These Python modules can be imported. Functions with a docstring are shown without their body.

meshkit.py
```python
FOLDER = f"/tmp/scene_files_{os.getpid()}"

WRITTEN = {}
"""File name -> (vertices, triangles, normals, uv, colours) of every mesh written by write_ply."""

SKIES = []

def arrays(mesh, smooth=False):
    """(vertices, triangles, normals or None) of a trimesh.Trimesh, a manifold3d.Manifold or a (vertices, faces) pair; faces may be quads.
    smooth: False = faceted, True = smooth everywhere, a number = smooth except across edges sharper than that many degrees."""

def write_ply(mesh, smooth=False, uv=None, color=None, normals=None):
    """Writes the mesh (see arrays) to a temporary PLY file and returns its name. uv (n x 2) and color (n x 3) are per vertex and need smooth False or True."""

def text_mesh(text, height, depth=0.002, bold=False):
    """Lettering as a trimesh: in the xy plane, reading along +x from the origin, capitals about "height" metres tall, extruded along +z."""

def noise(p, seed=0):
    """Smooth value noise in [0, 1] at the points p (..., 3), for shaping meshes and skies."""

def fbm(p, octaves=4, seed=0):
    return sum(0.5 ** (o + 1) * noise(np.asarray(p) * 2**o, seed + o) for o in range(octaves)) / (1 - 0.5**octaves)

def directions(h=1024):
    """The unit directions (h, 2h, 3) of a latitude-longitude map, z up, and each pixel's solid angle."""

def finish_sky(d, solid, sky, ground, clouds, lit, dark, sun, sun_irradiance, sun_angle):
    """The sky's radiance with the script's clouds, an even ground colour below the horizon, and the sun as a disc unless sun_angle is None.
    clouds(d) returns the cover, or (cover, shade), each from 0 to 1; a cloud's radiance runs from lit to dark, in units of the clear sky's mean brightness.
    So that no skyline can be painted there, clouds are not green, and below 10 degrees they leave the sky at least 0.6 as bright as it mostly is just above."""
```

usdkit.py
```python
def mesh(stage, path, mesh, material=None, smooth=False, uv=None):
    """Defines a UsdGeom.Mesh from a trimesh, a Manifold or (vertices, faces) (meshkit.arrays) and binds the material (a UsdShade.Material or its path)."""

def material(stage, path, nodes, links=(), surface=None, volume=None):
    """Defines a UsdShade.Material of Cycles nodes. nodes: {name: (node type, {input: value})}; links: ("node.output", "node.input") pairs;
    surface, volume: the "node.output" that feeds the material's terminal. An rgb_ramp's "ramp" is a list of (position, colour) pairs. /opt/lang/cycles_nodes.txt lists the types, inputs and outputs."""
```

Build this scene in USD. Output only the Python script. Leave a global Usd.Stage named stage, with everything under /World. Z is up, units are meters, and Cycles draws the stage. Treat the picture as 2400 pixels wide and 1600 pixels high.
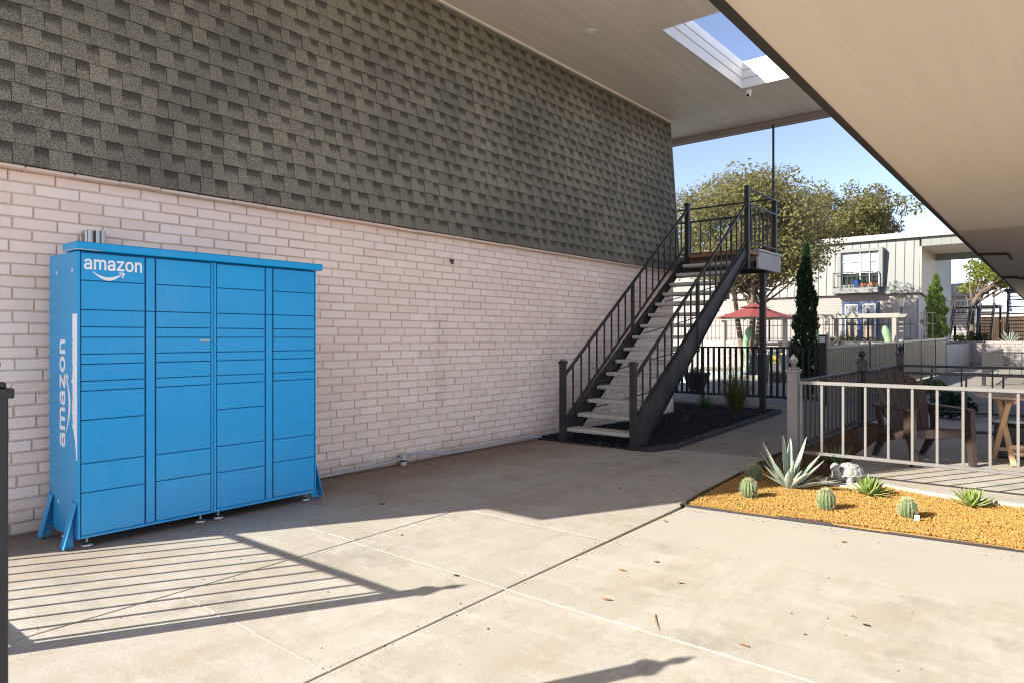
import math, numpy as np, trimesh, meshkit, usdkit
from pxr import Usd, UsdGeom, UsdLux, UsdShade, Gf, Sdf, Vt
from shapely.geometry import Polygon, box as sbox
rng = np.random.default_rng(7)
stage = Usd.Stage.CreateInMemory()
UsdGeom.SetStageUpAxis(stage, 'Z'); UsdGeom.SetStageMetersPerUnit(stage, 1.0)
WORLD = UsdGeom.Xform.Define(stage, '/World')
UsdGeom.Scope.Define(stage, '/World/Looks')

# ---------------------------------------------------------------- camera, sky, sun, exposure
YAW = 39.3856
cam = UsdGeom.Camera.Define(stage, '/World/camera')
cam.CreateFocalLengthAttr(24.3); cam.CreateHorizontalApertureAttr(36.0); cam.CreateVerticalApertureAttr(24.0)
cam.CreateVerticalApertureOffsetAttr(-9 / 1620 * 24.3)
cam.CreateClippingRangeAttr((0.05, 2000.0)); cam.CreateExposureAttr(1.6)
cam.AddTranslateOp().Set((0, 0, 1.4)); cam.AddRotateXYZOp().Set((90, 0, YAW))
EL, HEAD = math.radians(28.2), math.radians(28.0)          # the sun's height; where shadows run, from +y towards +x
SUN = np.array([-math.sin(HEAD) * math.cos(EL), -math.cos(HEAD) * math.cos(EL), math.sin(EL)])
usdkit.material(stage, '/World/Looks/sky', {
    's': ('sky_texture', dict(sky_type='single_scattering', sun_disc=False, sun_elevation=EL, sun_rotation=math.atan2(SUN[0], SUN[1]), air_density=0.55, aerosol_density=0.35, ozone_density=3.0)),
    'tc': ('texture_coordinate', {}), 'mp': ('mapping', dict(scale=(1.0, 1.6, 3.5))), 'nz': ('noise_texture', dict(scale=2.2, detail=7.0, roughness=0.62, distortion=0.6)),
    'r': ('rgb_ramp', dict(ramp=[(0.0, (0, 0, 0)), (0.55, (0, 0, 0)), (0.9, (0.10, 0.10, 0.10))])),
    'm': ('mix_color', dict(blend_type='mix', b=(5.5, 6.0, 6.8))), 'wb': ('mix_color', dict(blend_type='multiply', fac=1.0, b=(1.10, .84, .715))), 'b': ('background_shader', dict(strength=0.143))},
    [('tc.generated', 'mp.vector'), ('mp.vector', 'nz.vector'), ('nz.fac', 'r.fac'), ('r.color', 'm.fac'), ('s.color', 'm.a'), ('m.result', 'wb.a'), ('wb.result', 'b.color')], surface='b.background')
dome = UsdLux.DomeLight.Define(stage, '/World/sky')
UsdShade.MaterialBindingAPI.Apply(dome.GetPrim()).Bind(UsdShade.Material.Get(stage, '/World/Looks/sky'))
dome.GetPrim().SetCustomDataByKey('kind', 'structure')
sun = UsdLux.DistantLight.Define(stage, '/World/sun')
sun.CreateIntensityAttr(1.03); sun.CreateAngleAttr(0.5); sun.CreateColorAttr((1.0, 0.93, 0.82)); sun.GetPrim().CreateAttribute('inputs:normalize', Sdf.ValueTypeNames.Bool).Set(True)
zx = SUN; xx = np.cross([0, 0, 1], zx); xx /= np.linalg.norm(xx); yx = np.cross(zx, xx)
sun.AddTransformOp().Set(Gf.Matrix4d(*xx, 0, *yx, 0, *zx, 0, 0, 0, 0, 1))

# ---------------------------------------------------------------- helpers: names, shapes
TAKEN = {}
def path_for(parent, name):
    base = (parent.GetPath().pathString if parent else '/World') + '/'
    k = TAKEN.get(base + name, 0); TAKEN[base + name] = k + 1
    return base + (name if k == 0 else f'{name}_{k:03d}')
def tag(o, label=None, cat=None, group=None, kind=None):
    o = o.GetPrim() if hasattr(o, 'GetPrim') else o
    for k, v in (('label', label), ('category', cat), ('group', group), ('kind', kind)):
        if v: o.SetCustomDataByKey(k, v)
    return o
def thing(name, label=None, cat=None, group=None, kind=None, loc=(0, 0, 0), rz=0, parent=None):
    x = UsdGeom.Xform.Define(stage, path_for(parent, name))
    if any(loc): x.AddTranslateOp().Set(tuple(map(float, loc)))
    if rz: x.AddRotateZOp().Set(float(rz))
    return tag(x, label, cat, group, kind)
def copy_of(root, loc, rz=0, label=None, group=None, scale=None):
    was = root.GetCustomData(); name = root.GetName().rstrip('0123456789').rstrip('_')
    x = UsdGeom.Xform.Define(stage, path_for(None, name))
    x.AddTranslateOp().Set(tuple(map(float, loc))); x.AddRotateZOp().Set(float(rz))
    if scale: x.AddScaleOp().Set((scale,) * 3)
    o = x.GetPrim(); o.GetReferences().AddInternalReference(root.GetPath()); o.SetInstanceable(True)
    return tag(o, label or was['label'], was['category'], group or was.get('group'))
class MB:
    def __init__(s): s.v, s.f, s.uv, s.n = [], [], [], 0
    def raw(s, v, f, uv=None):
        v = np.asarray(v, float); f = np.asarray(f, int)
        if f.shape[1] == 4: f = np.vstack([f[:, [0, 1, 2]], f[:, [0, 2, 3]]])
        s.v.append(v); s.f.append(f + s.n); s.n += len(v)
        s.uv.append(np.zeros((len(v), 2)) if uv is None else np.asarray(uv, float)); return s
    def tm(s, m): return s.raw(m.vertices, m.faces)
    def box(s, x0, x1, y0, y1, z0, z1, c=0.0):
        return s.obb([(x0 + x1) / 2, (y0 + y1) / 2, (z0 + z1) / 2], np.eye(3), [abs(x1 - x0) / 2, abs(y1 - y0) / 2, abs(z1 - z0) / 2], c)
    def obb(s, c, ax, h, ch=0.0):
        ax = np.asarray(ax, float); h = np.asarray(h, float); ch = min(ch, 0.45 * h.min())
        sg = np.array([[i, j, k] for i in (-1, 1) for j in (-1, 1) for k in (-1, 1)], float)
        if ch <= 0:
            v = np.asarray(c) + (sg * h) @ ax
            return s.raw(v, [[0, 1, 3, 2], [4, 6, 7, 5], [0, 4, 5, 1], [2, 3, 7, 6], [0, 2, 6, 4], [1, 5, 7, 3]])
        pts = np.vstack([sg * (h - ch * (np.arange(3) != k)) for k in range(3)])
        m = trimesh.convex.convex_hull(pts); return s.raw(np.asarray(c) + m.vertices @ ax, m.faces)
    def beam(s, p0, p1, w, t, up=(0, 0, 1), ch=0.0):
        p0, p1 = np.asarray(p0, float), np.asarray(p1, float); d = p1 - p0; L = np.linalg.norm(d); d /= L
        sd = np.cross(d, up)
        if np.linalg.norm(sd) < 1e-6: sd = np.array([1.0, 0, 0])
        sd /= np.linalg.norm(sd); u = np.cross(sd, d)
        return s.obb((p0 + p1) / 2, [d, sd, u], [L / 2, w / 2, t / 2], ch)
    def tube(s, pts, r, n=8, cap=True):
        pts = np.asarray(pts, float); r = np.broadcast_to(np.asarray(r, float), len(pts))
        t = np.gradient(pts, axis=0); t /= np.linalg.norm(t, axis=1)[:, None] + 1e-12
        ref = np.array([0, 0, 1.0]) if abs(t[0][2]) < 0.9 else np.array([1.0, 0, 0]); v = []
        a = np.arange(n) * 2 * np.pi / n
        for p, q, rr in zip(pts, t, r):
            x = np.cross(ref, q); x /= np.linalg.norm(x) + 1e-9; y = np.cross(q, x); ref = y if abs(q @ y) < .99 else ref
            ref = np.cross(q, x) if False else ref
            v.append(p + rr * (np.cos(a)[:, None] * x + np.sin(a)[:, None] * y))
        f = [[i * n + k, i * n + (k + 1) % n, (i + 1) * n + (k + 1) % n, (i + 1) * n + k] for i in range(len(pts) - 1) for k in range(n)]
        v = np.vstack(v); f = np.array(f); f = np.vstack([f[:, [0, 1, 2]], f[:, [0, 2, 3]]])
        if cap:
            m = len(v); v = np.vstack([v, pts[0], pts[-1]]); e = (len(pts) - 1) * n
            f = np.vstack([f, [[m, (k + 1) % n, k] for k in range(n)], [[m + 1, e + k, e + (k + 1) % n] for k in range(n)]])
        return s.raw(v, f)
    def lathe(s, prof, c=(0, 0, 0), n=16):
        prof = np.asarray(prof, float); a = np.arange(n) * 2 * np.pi / n
        v = np.array([[r * np.cos(t) + c[0], r * np.sin(t) + c[1], z + c[2]] for r, z in prof for t in a])
        f = [[i * n + k, i * n + (k + 1) % n, (i + 1) * n + (k + 1) % n, (i + 1) * n + k] for i in range(len(prof) - 1) for k in range(n)]
        return s.raw(v, f)
    def prism(s, poly, z0, z1, M=None):
        """poly: shapely polygon or points, extruded from z0 to z1; M (3x4 rows) maps (a, b, z) to the world."""
        poly = poly if isinstance(poly, Polygon) else Polygon(poly)
        m = trimesh.creation.extrude_polygon(poly, z1 - z0, engine='earcut'); v = m.vertices + [0, 0, z0]; f = m.faces
        if M is not None:
            M = np.asarray(M, float); v = v @ M[:, :3].T + M[:, 3]
            if np.linalg.det(M[:, :3]) < 0: f = f[:, ::-1]
        return s.raw(v, f)
    def get(s): return np.vstack(s.v), np.vstack(s.f), np.vstack(s.uv)
    def build(s, name, m, parent=None, smooth=False, uv=False, label=None, cat=None, group=None, kind=None):
        v, f, t = s.get()
        p = usdkit.mesh(stage, path_for(parent, name), (v, f), m, smooth=smooth, uv=t if uv else None)
        return tag(p, label, cat, group, kind)
def YZ(x): return [[0, 0, 1, x], [1, 0, 0, 0], [0, 1, 0, 0]]      # (a,b,z) -> y=a, z=b, x=x+z
def XZ(y): return [[1, 0, 0, 0], [0, 0, 1, y], [0, 1, 0, 0]]      # (a,b,z) -> x=a, z=b, y=y+z

# ---------------------------------------------------------------- helpers: materials
class Ref(str): pass
class N:
    def __init__(s, n): s.__dict__['n'] = n
    def __getattr__(s, k): return Ref(f'{s.n}.{k}')
class G:
    def __init__(s): s.nodes, s.links = {}, []
    def __call__(s, kind, **inp):
        n = f'n{len(s.nodes)}'; plain = {}
        for k, v in inp.items():
            if isinstance(v, Ref): s.links.append((str(v), f'{n}.{k}'))
            else: plain[k] = v
        s.nodes[n] = (kind, plain); return N(n)
    def noise(s, vec, scale, detail=4.0, rough=0.55, stretch=None):
        if stretch: vec = s('mapping', vector=vec, scale=stretch).vector
        return s('noise_texture', vector=vec, scale=scale, detail=detail, roughness=rough).fac
    def ramp(s, fac, *stops): return s('rgb_ramp', fac=fac, ramp=[(p, (c, c, c) if np.ndim(c) == 0 else c) for p, c in stops]).color
    def mix(s, fac, a, b, t='mix'): return s('mix_color', blend_type=t, fac=fac, a=a, b=b).result
    def math(s, op, a, b=0.0, clamp=False): return s('math', math_type=op, value1=a, value2=b, use_clamp=clamp).value
    def done(s, name, out): return usdkit.material(stage, f'/World/Looks/{name}', s.nodes, s.links, surface=str(out))
def pbsdf(g, name, **kw): return g.done(name, g('principled_bsdf', **kw).BSDF)
def simple(name, col, rough=0.6, var=0.12, scale=6.0, bump=0.0, bscale=60.0, stretch=None, dirt=None, **kw):
    g = G(); pos = g('geometry').position; col = np.array(col, float)
    c = g.mix(g.noise(pos, scale, 5.0, 0.6, stretch), tuple(col * (1 - var)), tuple(np.minimum(col * (1 + var), 1)))
    if dirt is not None: c = g.mix(g.ramp(g.noise(pos, 3.0, 8.0, 0.7), (0.48, 0.0), (0.72, dirt[3])), c, tuple(dirt[:3]))
    if bump: kw['normal'] = g('bump', height=g.noise(pos, bscale, 3.0), strength=bump, distance=0.004).normal
    return pbsdf(g, name, base_color=c, roughness=rough, **kw)

def concrete(name, tint=(1, 1, 1), band=False, warmwall=False, k=1.0):
    g = G(); pos = g('geometry').position; t = np.array(tint) * k
    T = lambda *q: tuple(np.array(q) * t * .74)
    c = g.mix(g.ramp(g.noise(pos, 0.9, 6.0, 0.6), (0.3, 0.0), (0.7, 1.0)), T(.47, .435, .36), T(.60, .575, .495))
    c = g.mix(g.ramp(g.noise(pos, 2.3, 10.0, 0.7, (1, .4, 1)), (0.46, 0.0), (0.64, .8)), c, T(.46, .395, .305))
    c = g.mix(g.ramp(g.noise(pos, 5.0, 10.0, 0.75, (.45, 1.2, 1)), (0.50, 0.0), (0.68, .75)), c, T(.66, .64, .57))
    c = g.mix(g.ramp(g.noise(pos, 1.2, 12.0, 0.78), (0.53, 0.0), (0.66, .75)), c, T(.30, .285, .24))
    c = g.mix(g.ramp(g.noise(pos, 11.0, 8.0, 0.8), (0.58, 0.0), (0.70, .55)), c, T(.37, .33, .265))
    c = g.mix(g.ramp(g('noise_texture', vector=g('mapping', vector=pos, rotation=(0, 0, .5), scale=(1, .22, 1)).vector, scale=7.0, detail=9.0, roughness=.75, distortion=1.2).fac, (0.48, 0.0), (0.72, .42)), c, T(.36, .33, .27))
    c = g.mix(g.ramp(g.noise(pos, 42.0, 5.0, 0.8), (0.655, 0.0), (0.72, .6)), c, T(.20, .165, .13))
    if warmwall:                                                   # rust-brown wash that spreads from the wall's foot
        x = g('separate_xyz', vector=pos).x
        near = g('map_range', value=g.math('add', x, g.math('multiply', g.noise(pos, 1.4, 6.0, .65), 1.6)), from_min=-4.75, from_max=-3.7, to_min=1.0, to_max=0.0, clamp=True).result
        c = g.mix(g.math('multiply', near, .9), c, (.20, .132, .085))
    if band:                                                       # an older, greyer strip of concrete along the gravel bed
        xyz = g('separate_xyz', vector=pos)
        e = g.math('add', g.math('subtract', xyz.y, g.math('multiply', xyz.x, .10)), g.math('multiply', g.noise(pos, 2.2, 6.0, .7), .30))
        f_ = g('map_range', range_type='smoothstep', value=e, from_min=4.60, from_max=4.76, to_min=0.0, to_max=.85, clamp=True).result
        c = g.mix(f_, c, g.mix(g.noise(pos, 1.6, 7.0, .65, (.5, 1.5, 1)), (.36, .335, .285), (.46, .425, .36)))
        f2 = g('map_range', range_type='smoothstep', value=g.math('add', xyz.y, g.math('multiply', g.noise(pos, 1.1, 7.0, .7), 1.1)), from_min=3.0, from_max=4.1, to_min=.55, to_max=0.0, clamp=True).result
        c = g.mix(g.math('multiply', f2, g.ramp(g.noise(pos, 1.8, 8.0, .7, (.6, 1.6, 1)), (.42, 0.0), (.62, 1.0))), c, (.35, .335, .29))
    c = g.mix(g.ramp(g.noise(pos, 160.0, 2.0, .5), (.35, .0), (.65, .22)), c, tuple(np.array((.34, .31, .27)) * t))
    h = g.math('add', g.noise(pos, 70.0, 4.0), g.math('multiply', g.noise(pos, 9.0, 5.0, .6, (1, .25, 1)), 1.2))
    return pbsdf(g, name, base_color=c, roughness=.78, specular_ior_level=.35, normal=g('bump', height=h, strength=.35, distance=.004).normal)

M = {}
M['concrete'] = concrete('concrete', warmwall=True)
M['concrete_band'] = concrete('concrete_band', band=True)
M['path_concrete'] = concrete('path_concrete', (.98, .9, .83), k=.72)
M['patio_concrete'] = concrete('patio_concrete', k=.97)
M['court'] = concrete('court_concrete', k=.66)
M['joint'] = simple('joint_filler', (.10, .058, .03), .9, .35, 20)
M['sealant'] = simple('pale_sealant', (.40, .35, .285), .7, .25, 30, .5)
M['earth'] = simple('earth', (.52, .47, .40), .95, .2, .5)
def brick_mat(name, a, b, dirtc):
    g = G(); pos = g('geometry').position; u = g('separate_xyz', vector=g('texture_coordinate').UV).x
    c = g.mix(u, a, b)
    c = g.mix(g.ramp(g.noise(pos, 1.1, 5.0, .6), (.35, 0.0), (.7, .45)), c, tuple(np.array(a) * (.9, .88, .9)))
    c = g.mix(g.ramp(g.noise(pos, 14.0, 8.0, .7, (1, 1, 2)), (.60, 0.0), (.76, .5)), c, dirtc)
    z = g('separate_xyz', vector=pos).z                            # occlusion shade painted on the lowest courses in a dirt tone; random streaks follow
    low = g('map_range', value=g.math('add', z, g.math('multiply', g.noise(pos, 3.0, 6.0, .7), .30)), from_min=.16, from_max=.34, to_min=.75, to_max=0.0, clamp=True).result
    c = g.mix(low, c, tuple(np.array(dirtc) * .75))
    c = g.mix(g.ramp(g.noise(pos, 1.7, 9.0, .75, (1, 1, .25)), (.56, 0.0), (.70, .45)), c, tuple(np.array(dirtc) * 1.15))
    h = g.math('add', g.noise(pos, 45.0, 5.0, .6), g.math('multiply', g.noise(pos, 12.0, 4.0), 1.5))
    return pbsdf(g, name, base_color=c, roughness=.62, normal=g('bump', height=h, strength=.45, distance=.006).normal)
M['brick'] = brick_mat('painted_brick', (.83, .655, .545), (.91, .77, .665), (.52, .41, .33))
M['mortar'] = brick_mat('painted_mortar', (.66, .535, .44), (.66, .535, .44), (.30, .23, .18))
M['far_brick'] = brick_mat('pale_brick', (.27, .245, .23), (.31, .285, .27), (.2, .18, .165))
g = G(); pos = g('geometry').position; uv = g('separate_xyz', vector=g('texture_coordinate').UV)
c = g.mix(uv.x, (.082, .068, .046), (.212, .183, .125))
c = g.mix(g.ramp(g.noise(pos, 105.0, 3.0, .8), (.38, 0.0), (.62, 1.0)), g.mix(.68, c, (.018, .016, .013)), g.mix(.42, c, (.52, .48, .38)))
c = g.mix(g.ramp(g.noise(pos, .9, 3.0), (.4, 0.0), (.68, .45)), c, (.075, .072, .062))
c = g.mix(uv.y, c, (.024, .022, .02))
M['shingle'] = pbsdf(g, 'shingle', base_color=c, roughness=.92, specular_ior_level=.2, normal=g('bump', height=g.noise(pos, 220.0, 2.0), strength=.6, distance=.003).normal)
def soffit_mat(name, col, grain=True, st=(1, .03, 1)):
    g = G(); pos = g('geometry').position; col = np.array(col)
    c = g.mix(g.ramp(g.noise(pos, 16.0, 5.0, .65, st), (.3, 0.0), (.7, 1.0)), tuple(col * (.84 if grain else .97)), tuple(np.minimum(col * 1.05, 1)))
    c = g.mix(g.ramp(g.noise(pos, .8, 6.0, .6, (1, .4, 1)), (.42, 0.0), (.75, .5)), c, tuple(col * (.74, .72, .70) if grain else col * .93))
    c = g.mix(g.ramp(g.noise(pos, 34.0, 3.0, .8), (.70, 0.0), (.74, .85)), c, (.14, .10, .07))
    return pbsdf(g, name, base_color=c, roughness=.6, normal=g('bump', height=g.noise(pos, 40.0, 4.0, .6, (1, .05, 1)), strength=.25 if grain else .05, distance=.004).normal)
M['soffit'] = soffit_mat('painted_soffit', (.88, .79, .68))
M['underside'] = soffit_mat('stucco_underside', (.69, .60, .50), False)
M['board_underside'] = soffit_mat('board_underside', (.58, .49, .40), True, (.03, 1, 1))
M['trim'] = simple('white_trim', (.74, .72, .68), .5, .05, 3)
M['fascia_grey'] = simple('weathered_fascia_paint', (.44, .41, .37), .7, .12, 6, dirt=(.2, .17, .14, .5))
M['far_trim'] = simple('cream_trim', (.29, .285, .27), .6, .05, 3)
M['seam'] = simple('grey_seam', (.10, .105, .10), .6)
M['end_tan'] = simple('tan_end_wall', (.30, .255, .20), .6, .06, 2)
M['sage'] = simple('pale_sage_siding', (.165, .176, .166), .5, .04, 1.5)
M['dark_edge'] = simple('dark_drip_edge', (.022, .017, .014), .7, .5, 8)
g = G(); pos = g('geometry').position
c = g.mix(g.noise(pos, 3.0, 4.0), (.0, .295, .61), (.0, .335, .68))
c = g.mix(g.ramp(g.noise(pos, 60.0, 6.0, .8), (.70, 0.0), (.76, .5)), c, (.10, .38, .68))
z = g('separate_xyz', vector=pos).z
dz = g('map_range', value=g.math('add', z, g.math('multiply', g.noise(pos, 4.0, 6.0, .7), .9)), from_min=.45, from_max=1.15, to_min=.30, to_max=0.0, clamp=True).result
c = g.mix(dz, c, (.16, .34, .50))
c = g.mix(g.math('multiply', g('object_info').random, .22), c, (.0, .24, .58))
c = g.mix(g.ramp(g.noise(pos, 2.2, 9.0, .75, (1, 1, .3)), (.55, 0.0), (.72, .16)), c, (.22, .42, .60))
M['blue'] = pbsdf(g, 'blue_powder_coat', base_color=c, roughness=.25, specular_ior_level=.36, normal=g('bump', height=g.noise(pos, 350.0, 2.0), strength=.10, distance=.002).normal)
M['blue_gap'] = simple('blue_shadow_gap', (.002, .06, .2), .6, .1)
M['white_print'] = simple('white_print', (.80, .80, .80), .5, .04)
M['adhesive'] = simple('peeled_white', (.78, .82, .86), .6, .06, 12)
M['metal'] = simple('plain_metal', (.45, .45, .44), .35, .2, 20, metallic=.9)
M['galv'] = simple('grey_railing_paint', (.16, .157, .15), .38, .16, 9, .25, 50, dirt=(.25, .19, .14, .4))
M['black'] = simple('black_railing_paint', (.013, .013, .015), .42, .3, 9, .2, 50)
M['stair_black'] = simple('stair_black_paint', (.019, .018, .018), .5, .4, 5, .3, 40, dirt=(.10, .08, .065, .6))
M['tread'] = simple('cast_tread', (.50, .48, .42), .8, .18, 6, .5, 60, dirt=(.32, .27, .22, .5))
M['deck_wood'] = simple('red_brown_wood', (.26, .12, .07), .7, .25, 12, .3, 40)
M['grey_pipe'] = simple('grey_pipe', (.42, .42, .43), .5, .1)
M['pvc'] = simple('weathered_conduit', (.55, .50, .43), .7, .15)
M['rust'] = simple('rust', (.12, .07, .045), .9, .4, 30)
M['lens'] = simple('frosted_lens', (.78, .76, .72), .35, .02)
M['gloss_black'] = simple('gloss_black', (.012, .012, .013), .12, .1)
M['brown_plastic'] = simple('brown_plastic', (.045, .030, .023), .48, .12, 6)
M['table_wood'] = simple('weathered_pine', (.50, .32, .17), .65, .3, 14, .3, 50, (1, 1, .2))
M['table_top'] = simple('grey_pine', (.42, .33, .25), .7, .25, 14, .3, 50, (.15, 1, 1))
M['stone'] = simple('cast_stone', (.31, .305, .295), .8, .12, 14, .7, 40, dirt=(.34, .33, .31, .5))
M['flag'] = simple('limestone_flag', (.58, .50, .40), .8, .15, 8, .6, 40)
def gravel_mat(name, a, b, c2):
    g = G(); r = g('geometry').random_per_island
    return pbsdf(g, name, base_color=g.ramp(r, (0.0, a), (.55, b), (.93, c2), (1.0, tuple(np.minimum(np.array(c2) * 1.5, .85)))), roughness=.8)
M['orange_gravel'] = gravel_mat('orange_gravel', (.35, .21, .05), (.55, .375, .10), (.68, .53, .24))
M['black_gravel'] = gravel_mat('black_gravel', (.018, .02, .024), (.045, .048, .054), (.13, .13, .135))
M['orange_soil'] = simple('orange_grit', (.42, .24, .075), .95, .3, 40, .9, 90)
M['black_soil'] = simple('black_grit', (.022, .024, .028), .95, .3, 40, .9, 90)
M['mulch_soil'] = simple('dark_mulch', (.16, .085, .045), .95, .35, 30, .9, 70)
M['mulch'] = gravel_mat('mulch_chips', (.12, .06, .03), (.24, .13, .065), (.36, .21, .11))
M['edging'] = simple('bed_edging', (.03, .027, .026), .6, .4, 12)
def leaf_mat(name, cols, rough=.6, trans=.42, tcol=None):
    g = G(); r = g('geometry').random_per_island; n = len(cols) - 1
    c = g.ramp(r, *[(i / n, x) for i, x in enumerate(cols)])
    p = g('principled_bsdf', base_color=c, roughness=rough, specular_ior_level=.3)
    t = g('translucent_bsdf', color=g.mix(.5, c, tcol or tuple(np.minimum(np.array(cols[-1]) * 1.6, .8))))
    return g.done(name, g('mix_closure', fac=trans, closure1=p.BSDF, closure2=t.BSDF).closure)
M['tree_leaf'] = leaf_mat('autumn_leaf', [(.11, .115, .035), (.24, .235, .065), (.38, .33, .10), (.47, .33, .13), (.54, .31, .20), (.58, .39, .27)], trans=.28)
M['tree_leaf_b'] = leaf_mat('olive_leaf', [(.09, .105, .035), (.21, .20, .065), (.36, .29, .10), (.50, .31, .14)], trans=.28)
M['oak_leaf'] = leaf_mat('yellow_oak_leaf', [(.12, .14, .03), (.30, .30, .04), (.50, .45, .06), (.58, .50, .09)])
M['dark_cypress'] = leaf_mat('dark_cypress', [(.016, .04, .014), (.034, .072, .026), (.06, .105, .04)], trans=.2)
M['lime_cypress'] = leaf_mat('lime_cypress', [(.10, .16, .03), (.18, .24, .06), (.30, .34, .14)], trans=.3)
M['grass_blade'] = leaf_mat('dry_grass', [(.08, .11, .03), (.20, .19, .06), (.48, .35, .15), (.36, .21, .09)], trans=.35)
M['green_blade'] = leaf_mat('green_grass', [(.04, .09, .02), (.09, .15, .04)], trans=.3)
M['bark'] = simple('bark', (.13, .095, .07), .9, .35, 8, .8, 25)
M['cactus'] = simple('cactus_skin', (.09, .135, .05), .6, .3, 20)
M['spine'] = simple('cactus_spine', (.48, .44, .27), .6, .1)
def agave_mat(name, inner, edge):
    g = G(); u = g('separate_xyz', vector=g('texture_coordinate').UV)
    c = g.mix(g.ramp(g.math('absolute', u.x), (.55, 0.0), (.85, 1.0)), inner, edge)
    c = g.mix(g.ramp(u.y, (.93, 0.0), (.98, 1.0)), c, (.16, .09, .05))
    return pbsdf(g, name, base_color=g.mix(g.noise(g('geometry').position, 25.0), c, tuple(np.array(inner) * 1.25)), roughness=.5)
M['agave'] = agave_mat('blue_agave', (.20, .265, .21), (.45, .42, .30))
M['agave_striped'] = agave_mat('striped_agave', (.10, .18, .03), (.50, .46, .17))
M['agave_dark'] = agave_mat('dark_agave', (.06, .12, .05), (.30, .30, .12))
M['tag_white'] = simple('plastic_tag', (.8, .8, .8), .4, .03)
M['dry_leaf'] = simple('dry_leaf', (.30, .15, .045), .7, .3, 60)
M['water'] = pbsdf(G(), 'pool_water', base_color=(.10, .42, .44), roughness=.08, specular_ior_level=.6)
M['red_cloth'] = simple('red_canvas', (.19, .042, .04), .8, .12, 3)
M['tan_metal'] = simple('tan_corrugated_metal', (.40, .345, .245), .5, .08, 2)
M['pergola'] = simple('pale_pergola_paint', (.21, .205, .18), .6, .06)
M['white_wall'] = simple('white_render', (.30, .285, .275), .7, .07, 2)
M['navy'] = simple('navy_door_paint', (.02, .055, .15), .45, .1)
M['pane'] = None
g = G(); M['pane'] = g.done('window_glass', g('mix_closure', fac=g('math', math_type='add', value1=g('fresnel', IOR=1.5).fac, value2=.06).value, closure1=g('transparent_bsdf', color=(.86, .9, .9)).BSDF if False else g('principled_bsdf', base_color=(.035, .045, .05), roughness=.08).BSDF, closure2=g('glossy_bsdf', color=(.9, .93, .95), roughness=.02).BSDF).closure)
M['blind'] = simple('pale_blind', (.27, .30, .31), .6, .04, 4)
M['blue_pot'] = simple('blue_glaze', (.015, .05, .22), .2, .1)
M['terracotta'] = simple('terracotta', (.38, .13, .06), .8, .12, 12)
M['yellow_flower'] = simple('yellow_flower', (.62, .48, .02), .7, .2, 30)
M['bowl'] = simple('dark_bowl', (.04, .037, .036), .5, .2)
M['wood_fence'] = simple('cedar_board', (.46, .24, .09), .7, .25, 4, .3, 30, (1, 1, .2))
M['grey_roof'] = simple('grey_roof', (.25, .26, .28), .8, .15, 3)
M['green_ornament'] = simple('green_ornament', (.16, .26, .15), .6, .2, 10)
M['brass'] = simple('brass_lamp', (.30, .24, .12), .4, .2, 10, metallic=.6)
M['lamp_glass'] = simple('lamp_glass', (.70, .69, .60), .25, .03)
M['stain_dark'] = simple('black_gum', (.03, .028, .026), .8, .2)

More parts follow.
